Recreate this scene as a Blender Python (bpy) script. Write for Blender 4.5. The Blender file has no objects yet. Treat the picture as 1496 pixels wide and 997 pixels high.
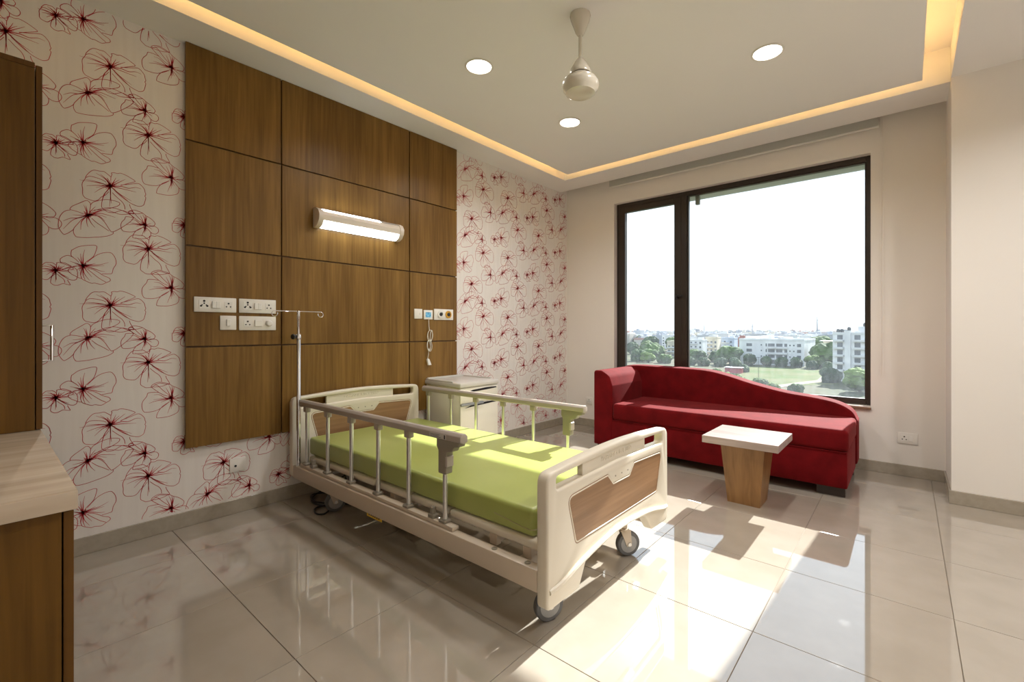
import bpy, bmesh, math, random
from mathutils import Vector, Matrix, Quaternion

random.seed(7)
PI = math.pi
SC = bpy.context.scene
COL = SC.collection

# ------------------------------------------------------------------ camera
FPX, PPX, HORIZON = 666.25, 765.6, 482.6          # focal length and principal point of the 1496x997 frame
EYE = Vector((3.2706, 0.0, 1.1625))
cam_data = bpy.data.cameras.new('camera')
cam_data.sensor_width = 36.0
cam_data.lens = FPX / 1496 * 36.0
cam_data.shift_x = -(PPX - 748.0) / 1496
cam_data.shift_y = -(498.5 - HORIZON) / 1496
cam_data.clip_start, cam_data.clip_end = 0.05, 9000
cam = bpy.data.objects.new('camera', cam_data)
cam.location = EYE
cam.rotation_euler = (PI / 2, 0, 0.69808)
COL.objects.link(cam)
SC.camera = cam

# ------------------------------------------------------------------ sky, sun, exposure
world = bpy.data.worlds.new('sky')
SC.world = world
world.use_nodes = True
wn, wl = world.node_tree.nodes, world.node_tree.links
wbg = wn['Background']
tc = wn.new('ShaderNodeTexCoord'); sep = wn.new('ShaderNodeSeparateXYZ')
wl.new(tc.outputs['Generated'], sep.inputs[0])
ramp = wn.new('ShaderNodeValToRGB')
ramp.color_ramp.elements[0].position = 0.0
ramp.color_ramp.elements[0].color = (0.86, 0.92, 0.97, 1)
ramp.color_ramp.elements[1].position = 0.7
ramp.color_ramp.elements[1].color = (0.62, 0.78, 1.0, 1)
wl.new(sep.outputs['Z'], ramp.inputs[0])
wl.new(ramp.outputs[0], wbg.inputs['Color'])
wbg.inputs['Strength'].default_value = 1.15

sun_data = bpy.data.lights.new('sun', 'SUN')
sun_data.energy = 10.5
sun_data.color = (1.0, 0.98, 0.955)
sun_data.angle = math.radians(0.6)
sun = bpy.data.objects.new('sun', sun_data)
sun.rotation_euler = Vector((-0.10, -1.50, -1.0)).to_track_quat('-Z', 'Y').to_euler()
sun.location = (5, 20, 15)
COL.objects.link(sun)

LED_E = 11.0
SC.view_settings.view_transform = 'Standard'
SC.view_settings.look = 'None'
SC.view_settings.exposure = 0.68
SC.view_settings.gamma = 1.0
SC.view_settings.use_curve_mapping = False
SC.cycles.use_denoising = True
SC.cycles.max_bounces = 10
SC.cycles.diffuse_bounces = 6
SC.cycles.glossy_bounces = 4
SC.cycles.transparent_max_bounces = 16
SC.cycles.sample_clamp_indirect = 6.0
SC.cycles.caustics_reflective = False
SC.cycles.caustics_refractive = False

# ------------------------------------------------------------------ object helpers
WO = {}                                                   # world origin of every object built here


def org(o):
    return WO.get(o.name, Vector((0, 0, 0)))


def tag(o, label=None, cat=None, group=None, kind=None):
    if label: o['label'] = label
    if cat: o['category'] = cat
    if group: o['group'] = group
    if kind: o['kind'] = kind
    return o


def thing(name, loc, label, cat, group=None, kind=None, rz=0.0):
    o = bpy.data.objects.new(name, None)
    o.empty_display_size = 0.1
    COL.objects.link(o)
    o.location = loc
    o.rotation_euler = (0, 0, rz)
    WO[o.name] = Vector(loc)
    return tag(o, label, cat, group, kind)


def link(name, me, parent=None, origin=None, local=False):
    """origin: world place of the object's own origin; vertices come in world space unless local."""
    o = bpy.data.objects.new(name, me)
    COL.objects.link(o)
    po = org(parent) if parent is not None else Vector((0, 0, 0))
    origin = Vector(origin) if origin is not None else po.copy()
    if not local:
        me.transform(Matrix.Translation(-origin))
    if parent is not None:
        o.parent = parent
    o.location = origin - po
    WO[o.name] = origin
    return o


def finish(bm, name, mat, smooth=False):
    me = bpy.data.meshes.new(name)
    bmesh.ops.recalc_face_normals(bm, faces=bm.faces)
    bm.to_mesh(me)
    bm.free()
    if mat is not None:
        me.materials.append(mat)
    if smooth:
        for p in me.polygons:
            p.use_smooth = True
        try:
            me.set_sharp_from_angle(angle=math.radians(38))
        except Exception:
            pass
    return me


def obj(name, bm, mat, parent=None, origin=None, smooth=False, local=False):
    return link(name, finish(bm, name, mat, smooth), parent, origin, local)


def single(name, bm, mat, label, cat, origin, group=None, smooth=False):
    return tag(obj(name, bm, mat, None, origin, smooth), label, cat, group)


def struct(name, bm, mat, origin=(0, 0, 0), smooth=False):
    return tag(obj(name, bm, mat, None, origin, smooth), kind='structure')


# ------------------------------------------------------------------ shape helpers
def nb():
    return bmesh.new()


def merge(bm, other):
    me = bpy.data.meshes.new('tmp')
    other.to_mesh(me)
    other.free()
    bm.from_mesh(me)
    bpy.data.meshes.remove(me)
    return bm


def box(bm, x0, x1, y0, y1, z0, z1, bev=0.0, seg=2):
    t = bmesh.new()
    bmesh.ops.create_cube(t, size=1)
    for v in t.verts:
        v.co = Vector((x0 + (v.co.x + .5) * (x1 - x0), y0 + (v.co.y + .5) * (y1 - y0), z0 + (v.co.z + .5) * (z1 - z0)))
    if bev > 0:
        bmesh.ops.bevel(t, geom=list(t.edges), offset=bev, segments=seg, profile=.5, affect='EDGES')
    return merge(bm, t)


def one(*a, **k):
    return box(nb(), *a, **k)


def frustum(bm, c0, w0, d0, z0, c1, w1, d1, z1):
    vs = []
    for (c, w, d, z) in ((c0, w0, d0, z0), (c1, w1, d1, z1)):
        for sx, sy in ((-1, -1), (1, -1), (1, 1), (-1, 1)):
            vs.append(bm.verts.new((c[0] + sx * w / 2, c[1] + sy * d / 2, z)))
    for f in ((3, 2, 1, 0), (4, 5, 6, 7), (0, 1, 5, 4), (1, 2, 6, 5), (2, 3, 7, 6), (3, 0, 4, 7)):
        bm.faces.new([vs[i] for i in f])
    return bm


def tube(bm, pts, r, n=10, closed=False):
    pts = [Vector(p) for p in pts]
    m = len(pts)
    rad = r if isinstance(r, (list, tuple)) else [r] * m
    up = None
    rings = []
    for i, p in enumerate(pts):
        if closed:
            d = pts[(i + 1) % m] - pts[i - 1]
        else:
            d = pts[min(i + 1, m - 1)] - pts[max(i - 1, 0)]
        d.normalize()
        if up is None:
            up = d.orthogonal().normalized()
        else:
            up = (up - d * up.dot(d))
            up = up.normalized() if up.length > 1e-6 else d.orthogonal().normalized()
        s = d.cross(up)
        rings.append([bm.verts.new(p + (up * math.cos(2 * PI * k / n) + s * math.sin(2 * PI * k / n)) * rad[i]) for k in range(n)])
    cnt = m if closed else m - 1
    for i in range(cnt):
        a, b = rings[i], rings[(i + 1) % m]
        for k in range(n):
            bm.faces.new((a[k], a[(k + 1) % n], b[(k + 1) % n], b[k]))
    if not closed:
        bm.faces.new(rings[0][::-1]); bm.faces.new(rings[-1])
    return bm


def lathe(bm, prof, mat4, n=32, caps=True):
    rings = []
    for r, z in prof:
        rings.append([bm.verts.new(mat4 @ Vector((r * math.cos(2 * PI * k / n), r * math.sin(2 * PI * k / n), z))) for k in range(n)])
    for a, b in zip(rings, rings[1:]):
        for k in range(n):
            bm.faces.new((a[k], a[(k + 1) % n], b[(k + 1) % n], b[k]))
    if caps:
        bm.faces.new(rings[0][::-1]); bm.faces.new(rings[-1])
    return bm


def at(x, y, z):
    return Matrix.Translation((x, y, z))


def axis_m(loc, d):
    return Matrix.Translation(loc) @ Vector(d).to_track_quat('Z', 'Y').to_matrix().to_4x4()


def smooth_path(pts, sub=6, closed=False):
    P = [Vector(p) for p in pts]
    n = len(P)
    out = []
    last = n if closed else n - 1
    for i in range(last):
        p0 = P[i - 1] if (i > 0 or closed) else P[0] * 2 - P[1]
        p1, p2 = P[i], P[(i + 1) % n]
        p3 = P[(i + 2) % n] if (i + 2 < n or closed) else P[-1] * 2 - P[-2]
        for k in range(sub):
            t = k / sub
            out.append(0.5 * ((2 * p1) + (-p0 + p2) * t + (2 * p0 - 5 * p1 + 4 * p2 - p3) * t * t + (-p0 + 3 * p1 - 3 * p2 + p3) * t ** 3))
    if not closed:
        out.append(P[-1])
    return out


def fillet(pts, seg=6):
    """pts: (a, b) or (a, b, radius); rounds the corners of a closed outline."""
    out = []
    n = len(pts)
    for i in range(n):
        p = Vector(pts[i][:2])
        r = pts[i][2] if len(pts[i]) > 2 else 0
        if r <= 0:
            out.append(p); continue
        a = Vector(pts[i - 1][:2]); b = Vector(pts[(i + 1) % n][:2])
        da, db = (a - p), (b - p)
        la, lb = da.length, db.length
        da.normalize(); db.normalize()
        ang = da.angle(db)
        t = min(r / math.tan(ang / 2), la * .49, lb * .49)
        s, e = p + da * t, p + db * t
        for k in range(seg + 1):
            u = k / seg
            out.append(s * (1 - u) ** 2 + p * 2 * u * (1 - u) + e * u * u)
    return out


YZ_X = Matrix(((0, 0, 1, 0), (1, 0, 0, 0), (0, 1, 0, 0), (0, 0, 0, 1)))       # outline in Y,Z, thickness along +X
XZ_Y = Matrix(((1, 0, 0, 0), (0, 0, -1, 0), (0, 1, 0, 0), (0, 0, 0, 1)))      # outline in X,Z, thickness along -Y


def plate(outer, holes, thick, bev, mat4, seg=3):
    """A flat board cut to an outline, with holes and rounded edges; returned as a bmesh."""
    cu = bpy.data.curves.new('tmp', 'CURVE')
    cu.dimensions = '2D'
    cu.fill_mode = 'BOTH'
    for ring in [outer] + list(holes):
        sp = cu.splines.new('POLY')
        sp.points.add(len(ring) - 1)
        for q, p in zip(sp.points, ring):
            q.co = (p[0], p[1], 0, 1)
        sp.use_cyclic_u = True
    cu.extrude = max(thick / 2 - bev, 0.0)
    cu.bevel_depth = bev
    cu.bevel_resolution = seg
    cu.offset = -bev
    o = bpy.data.objects.new('tmp', cu)
    COL.objects.link(o)
    dg = bpy.context.evaluated_depsgraph_get()
    me = bpy.data.meshes.new_from_object(o.evaluated_get(dg))
    bm = bmesh.new()
    bm.from_mesh(me)
    bmesh.ops.remove_doubles(bm, verts=bm.verts, dist=1e-5)
    bmesh.ops.transform(bm, matrix=mat4, verts=bm.verts)
    bpy.data.objects.remove(o)
    bpy.data.curves.remove(cu)
    bpy.data.meshes.remove(me)
    return bm


def lettering(text, size, depth, mat4):
    cu = bpy.data.curves.new('tmp', 'FONT')
    cu.body = text
    cu.size = size
    cu.extrude = depth
    cu.align_x = 'CENTER'; cu.align_y = 'CENTER'
    cu.resolution_u = 3
    o = bpy.data.objects.new('tmp', cu)
    COL.objects.link(o)
    dg = bpy.context.evaluated_depsgraph_get()
    me = bpy.data.meshes.new_from_object(o.evaluated_get(dg))
    bm = bmesh.new()
    bm.from_mesh(me)
    bmesh.ops.transform(bm, matrix=mat4, verts=bm.verts)
    bpy.data.objects.remove(o); bpy.data.curves.remove(cu); bpy.data.meshes.remove(me)
    return bm


def copy_tree(o, loc, label=None, rz=None):
    """a copy of a thing together with copies of its parts and their sub-parts"""
    def rec(src, parent):
        c = src.copy()
        COL.objects.link(c)
        c.parent = parent
        for ch in list(src.children):
            rec(ch, c)
        return c
    r = rec(o, None)
    r.location = loc
    if rz is not None: r.rotation_euler = (0, 0, rz)
    if label: r['label'] = label
    return r


# ------------------------------------------------------------------ materials
def mat(name, col, rough=.5, metal=0.0, spec=.5, coat=0.0, sheen=0.0, emit=None, estr=0.0):
    m = bpy.data.materials.new(name)
    m.use_nodes = True
    b = m.node_tree.nodes['Principled BSDF']
    b.inputs['Base Color'].default_value = (*col, 1)
    b.inputs['Roughness'].default_value = rough
    b.inputs['Metallic'].default_value = metal
    b.inputs['Specular IOR Level'].default_value = spec
    b.inputs['Coat Weight'].default_value = coat
    b.inputs['Sheen Weight'].default_value = sheen
    if emit:
        b.inputs['Emission Color'].default_value = (*emit, 1)
        b.inputs['Emission Strength'].default_value = estr
    return m


def nodes(m):
    return m.node_tree.nodes, m.node_tree.links, m.node_tree.nodes['Principled BSDF']


def noisy(m, c1, c2, scale=(5, 5, 5), detail=4, bump=0.0, bscale=None, use_random=True, lo=.35, hi=.65, dist=0.002):
    """procedural colour variation between two tones in object space, with optional fine relief"""
    N, L, b = nodes(m)
    t = N.new('ShaderNodeTexCoord')
    mp = N.new('ShaderNodeMapping')
    mp.inputs['Scale'].default_value = scale
    L.new(t.outputs['Object'], mp.inputs['Vector'])
    if use_random:
        oi = N.new('ShaderNodeObjectInfo')
        mul = N.new('ShaderNodeMath'); mul.operation = 'MULTIPLY'; mul.inputs[1].default_value = 37.0
        L.new(oi.outputs['Random'], mul.inputs[0])
        cmb = N.new('ShaderNodeCombineXYZ')
        for k in range(3): L.new(mul.outputs[0], cmb.inputs[k])
        L.new(cmb.outputs[0], mp.inputs['Location'])
    nz = N.new('ShaderNodeTexNoise')
    nz.inputs['Scale'].default_value = 1.0
    nz.inputs['Detail'].default_value = detail
    L.new(mp.outputs[0], nz.inputs['Vector'])
    r = N.new('ShaderNodeValToRGB')
    r.color_ramp.elements[0].position = lo; r.color_ramp.elements[0].color = (*c1, 1)
    r.color_ramp.elements[1].position = hi; r.color_ramp.elements[1].color = (*c2, 1)
    L.new(nz.outputs['Fac'], r.inputs[0])
    L.new(r.outputs[0], b.inputs['Base Color'])
    if bump > 0:
        n2 = N.new('ShaderNodeTexNoise')
        n2.inputs['Scale'].default_value = bscale or 200
        n2.inputs['Detail'].default_value = 3
        L.new(t.outputs['Object'], n2.inputs['Vector'])
        bp = N.new('ShaderNodeBump')
        bp.inputs['Strength'].default_value = bump
        bp.inputs['Distance'].default_value = dist
        L.new(n2.outputs['Fac'], bp.inputs['Height'])
        L.new(bp.outputs[0], b.inputs['Normal'])
    return m


def wood(name, dark, light, grain_axis='Z', rough=.38, spec=.4, fine=60):
    """veneer: broad bands and fine streaks drawn out along the grain"""
    m = mat(name, light, rough, spec=spec)
    N, L, b = nodes(m)
    t = N.new('ShaderNodeTexCoord')
    oi = N.new('ShaderNodeObjectInfo')
    mul = N.new('ShaderNodeMath'); mul.operation = 'MULTIPLY'; mul.inputs[1].default_value = 23.0
    L.new(oi.outputs['Random'], mul.inputs[0])
    cmb = N.new('ShaderNodeCombineXYZ')
    for k in range(3): L.new(mul.outputs[0], cmb.inputs[k])
    def layer(across, along, detail):
        mp = N.new('ShaderNodeMapping')
        s = {'X': (along, across, across), 'Y': (across, along, across), 'Z': (across, across, along)}[grain_axis]
        mp.inputs['Scale'].default_value = s
        L.new(t.outputs['Object'], mp.inputs['Vector']); L.new(cmb.outputs[0], mp.inputs['Location'])
        nz = N.new('ShaderNodeTexNoise'); nz.inputs['Scale'].default_value = 1.0
        nz.inputs['Detail'].default_value = detail; nz.inputs['Distortion'].default_value = 0.6
        L.new(mp.outputs[0], nz.inputs['Vector'])
        return nz
    a = layer(7, .55, 3); c = layer(fine, 2.2, 4)
    mx = N.new('ShaderNodeMath'); mx.operation = 'MULTIPLY_ADD'
    mx.inputs[1].default_value = .45
    L.new(c.outputs['Fac'], mx.inputs[0])
    sc = N.new('ShaderNodeMath'); sc.operation = 'MULTIPLY'; sc.inputs[1].default_value = .55
    L.new(a.outputs['Fac'], sc.inputs[0]); L.new(sc.outputs[0], mx.inputs[2])
    r = N.new('ShaderNodeValToRGB')
    r.color_ramp.elements[0].position = .38; r.color_ramp.elements[0].color = (*dark, 1)
    r.color_ramp.elements[1].position = .63; r.color_ramp.elements[1].color = (*light, 1)
    L.new(mx.outputs[0], r.inputs[0]); L.new(r.outputs[0], b.inputs['Base Color'])
    return m


M = {}
M['paint'] = noisy(mat('cream_wall_paint', (.80, .76, .71), .62, spec=.25), (.79, .75, .70), (.81, .77, .72), (1.3, 1.3, 1.3), use_random=False)
M['ceiling'] = noisy(mat('ceiling_paint', (.86, .85, .83), .7, spec=.2), (.85, .84, .82), (.87, .86, .84), (1, 1, 1), use_random=False)
M['wallpaper'] = noisy(mat('wallpaper_ground', (.80, .76, .715), .5, spec=.35), (.785, .74, .695), (.81, .77, .725), (40, 40, 2), bump=.06, bscale=300, use_random=False)
M['print'] = mat('wallpaper_red_ink', (.50, .030, .042), .55, spec=.3)
M['print_dark'] = M['print']
M['tile'] = noisy(mat('polished_floor_tile', (.40, .35, .29), .04, spec=1.0, coat=.7), (.355, .310, .253), (.385, .340, .282), (6, 6, 6), 5)
M['tile'].node_tree.nodes['Principled BSDF'].inputs['Coat IOR'].default_value = 1.7
M['tile'].node_tree.nodes['Principled BSDF'].inputs['Coat Roughness'].default_value = .02
M['grout'] = mat('floor_grout', (.24, .19, .14), .8)
M['skirting'] = noisy(mat('skirting_tile', (.35, .305, .245), .16, spec=.5), (.33, .29, .23), (.37, .325, .26), (30, 30, 30), use_random=False)
M['panel_wood'] = wood('walnut_veneer_panel', (.145, .072, .014), (.255, .138, .034), 'Z', spec=.25)
M['groove'] = wood('panel_groove_wood', (.10, .048, .014), (.14, .07, .022), 'Z')
M['cab_wood'] = wood('cabinet_veneer', (.090, .041, .005), (.155, .074, .011), 'Z', spec=.25)
M['cab_edge'] = wood('cabinet_edge_veneer', (.080, .034, .005), (.13, .058, .010), 'Z', spec=.25)
M['table_wood'] = wood('table_veneer', (.18, .088, .030), (.30, .155, .060), 'Z', fine=45)
M['table_top'] = wood('table_top_veneer', (.30, .23, .20), (.40, .32, .29), 'X', rough=.22, fine=40)
M['inset_wood'] = wood('bed_board_laminate', (.20, .105, .045), (.34, .195, .10), 'Y', rough=.3, fine=50)
M['marble'] = noisy(mat('beige_marble', (.56, .45, .34), .08, spec=.6), (.47, .38, .285), (.60, .50, .395), (26, 2.2, 10), 7, use_random=False)
M['bed_plastic'] = mat('cream_bed_plastic', (.70, .64, .53), .32, spec=.5)
M['bed_steel'] = mat('beige_painted_steel', (.56, .47, .37), .38, spec=.5)
M['rail_grip'] = mat('taupe_handrail_plastic', (.40, .345, .30), .36, spec=.5)
M['clamp'] = mat('olive_grey_plastic', (.26, .23, .18), .4)
M['alu'] = mat('satin_aluminium', (.72, .71, .69), .28, metal=.9)
M['chrome'] = mat('chrome', (.78, .78, .79), .08, metal=1.0)
M['vinyl'] = noisy(mat('green_mattress_vinyl', (.36, .41, .11), .30, spec=.6), (.345, .39, .10), (.375, .425, .12), (3, 3, 3), bump=.05, bscale=400, use_random=False)
M['zip'] = mat('mattress_zip', (.42, .40, .22), .4, metal=.4)
M['red_velvet'] = noisy(mat('red_velvet', (.12, .003, .0045), .85, spec=.08, sheen=.19), (.098, .0025, .0036), (.14, .0042, .006), (9, 9, 9), 5, bump=.35, bscale=260, use_random=False, dist=.003)
M['red_velvet'].node_tree.nodes['Principled BSDF'].inputs['Sheen Tint'].default_value = (1, .26, .26, 1)
M['red_velvet'].node_tree.nodes['Principled BSDF'].inputs['Sheen Roughness'].default_value = .45
M['black'] = mat('black_plastic', (.012, .012, .013), .4)
M['foot'] = mat('dark_stained_foot', (.035, .022, .016), .45)
M['tyre'] = mat('grey_rubber_tyre', (.11, .11, .115), .45)
M['hub'] = mat('grey_wheel_hub', (.30, .30, .30), .35)
M['white'] = mat('white_plastic', (.80, .77, .72), .35)
M['white2'] = mat('white_rocker', (.84, .82, .78), .25)
M['cabinet_white'] = mat('ivory_cabinet_plastic', (.72, .68, .58), .35)
M['cabinet_top'] = mat('pale_grey_cabinet_top', (.60, .57, .52), .3)
M['handle_grey'] = mat('grey_drawer_pull', (.25, .26, .27), .3)
M['bronze'] = mat('dark_bronze_window_profile', (.042, .032, .025), .35, metal=.35, spec=.5)
M['sill'] = mat('brown_sill_edge', (.22, .13, .08), .4)
M['sill_top'] = mat('white_sill_stone', (.72, .66, .60), .25)
M['fan'] = mat('ivory_enamel', (.66, .61, .51), .25, coat=.4)
M['blind'] = mat('grey_blind_fabric', (.56, .55, .51), .8)
M['lamp_body'] = mat('cream_lamp_housing', (.70, .62, .54), .4)
M['yellow'] = mat('yellow_sticker', (.80, .52, .03), .5)
M['outlet_black'] = mat('socket_holes', (.01, .01, .01), .6)
M['ochre'] = mat('ochre_gas_port', (.62, .34, .04), .4)
M['paper'] = mat('printed_label', (.55, .53, .50), .5)
M['lightdisc'] = mat('downlight_diffuser', (.9, .9, .9), .5, emit=(1.0, .93, .82), estr=7.0)
M['tube_light'] = mat('lamp_diffuser', (.9, .9, .9), .4, emit=(.90, .97, 1.0), estr=7.5)
M['led'] = mat('warm_led_strip', (.9, .8, .6), .5, emit=(1.0, .58, .20), estr=LED_E)
M['cord'] = mat('white_cord', (.72, .68, .60), .5)

scr = mat('call_unit_screen', (.03, .2, .35), .2, emit=(.05, .35, .6), estr=.25)
noisy(scr, (.02, .10, .22), (.25, .50, .62), (55, 55, 70), 2, use_random=False)
M['screen'] = scr

# dusty window glass: clear, a little mirror-like, its sunlit film part dust, part outdoor haze put into the pane
g = bpy.data.materials.new('dusty_hazy_window_glass')
g.use_nodes = True
N, L = g.node_tree.nodes, g.node_tree.links
for n_ in list(N):
    if n_.type != 'OUTPUT_MATERIAL': N.remove(n_)
out = [n_ for n_ in N if n_.type == 'OUTPUT_MATERIAL'][0]
tr = N.new('ShaderNodeBsdfTransparent'); tr.inputs[0].default_value = (.965, .985, .98, 1)
gl = N.new('ShaderNodeBsdfGlossy'); gl.inputs['Roughness'].default_value = 0.0
fr = N.new('ShaderNodeFresnel'); fr.inputs[0].default_value = 1.25
m1 = N.new('ShaderNodeMixShader')
L.new(fr.outputs[0], m1.inputs[0]); L.new(tr.outputs[0], m1.inputs[1]); L.new(gl.outputs[0], m1.inputs[2])
du = N.new('ShaderNodeBsdfTranslucent'); du.inputs[0].default_value = (.82, .90, 1.0, 1)
t = N.new('ShaderNodeTexCoord'); nz = N.new('ShaderNodeTexNoise')
mp = N.new('ShaderNodeMapping'); mp.inputs['Scale'].default_value = (6, 6, 2)
L.new(t.outputs['Object'], mp.inputs[0]); L.new(mp.outputs[0], nz.inputs['Vector']); nz.inputs['Detail'].default_value = 6
sz = N.new('ShaderNodeSeparateXYZ'); L.new(t.outputs['Object'], sz.inputs[0])      # more dust towards the foot of the pane
rg = N.new('ShaderNodeMapRange'); rg.inputs['From Min'].default_value = 1.3; rg.inputs['From Max'].default_value = .05
rg.inputs['To Min'].default_value = .007; rg.inputs['To Max'].default_value = .026
L.new(sz.outputs['Z'], rg.inputs['Value'])
ds = N.new('ShaderNodeMath'); ds.operation = 'MULTIPLY'
L.new(rg.outputs[0], ds.inputs[0])
r2 = N.new('ShaderNodeMapRange'); r2.inputs['From Min'].default_value = .3; r2.inputs['From Max'].default_value = .7
r2.inputs['To Min'].default_value = .6; r2.inputs['To Max'].default_value = 1.3
L.new(nz.outputs['Fac'], r2.inputs['Value']); L.new(r2.outputs[0], ds.inputs[1])
m2 = N.new('ShaderNodeMixShader')
L.new(ds.outputs[0], m2.inputs[0]); L.new(m1.outputs[0], m2.inputs[1]); L.new(du.outputs[0], m2.inputs[2])
L.new(m2.outputs[0], out.inputs['Surface'])
M['glass'] = g

# =================================================================== THE ROOM
WY = 4.7365            # window wall
NY = -0.46             # wall behind the camera
RX = 5.00              # right-hand wall
COLX, COLY = 3.50, 4.19   # corner of the projecting pier beside the window
SOFF = 2.86            # soffit height
TOP = 3.10

# ---- floor: 600 mm tiles over a grout bed
floor = struct('floor', one(-.02, RX + .02, NY - .02, WY + .02, -.12, -.004), M['grout'])
JX, JY, P = 1.616, .7138, .60
xs = [JX + P * k for k in range(-3, 7)]
ys = [JY + P * k for k in range(-3, 8)]
full = None
for i in range(len(xs) - 1):
    for j in range(len(ys) - 1):
        a0, a1 = max(xs[i], 0.0), min(xs[i + 1], RX)
        b0, b1 = max(ys[j], NY), min(ys[j + 1], WY)
        if a1 - a0 < .01 or b1 - b0 < .01: continue
        c = ((a0 + a1) / 2, (b0 + b1) / 2, 0)
        w, d = a1 - a0 - .0024, b1 - b0 - .0024
        if abs(w - .5976) < 1e-4 and abs(d - .5976) < 1e-4:
            if full is None:
                full = finish(one(-w / 2, w / 2, -d / 2, d / 2, -.008, 0, .0008, 1), 'tile', M['tile'])
            link('tile', full, floor, c, local=True)
        else:
            link('tile', finish(one(-w / 2, w / 2, -d / 2, d / 2, -.008, 0, .0008, 1), 'tile', M['tile']), floor, c, local=True)

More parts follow.
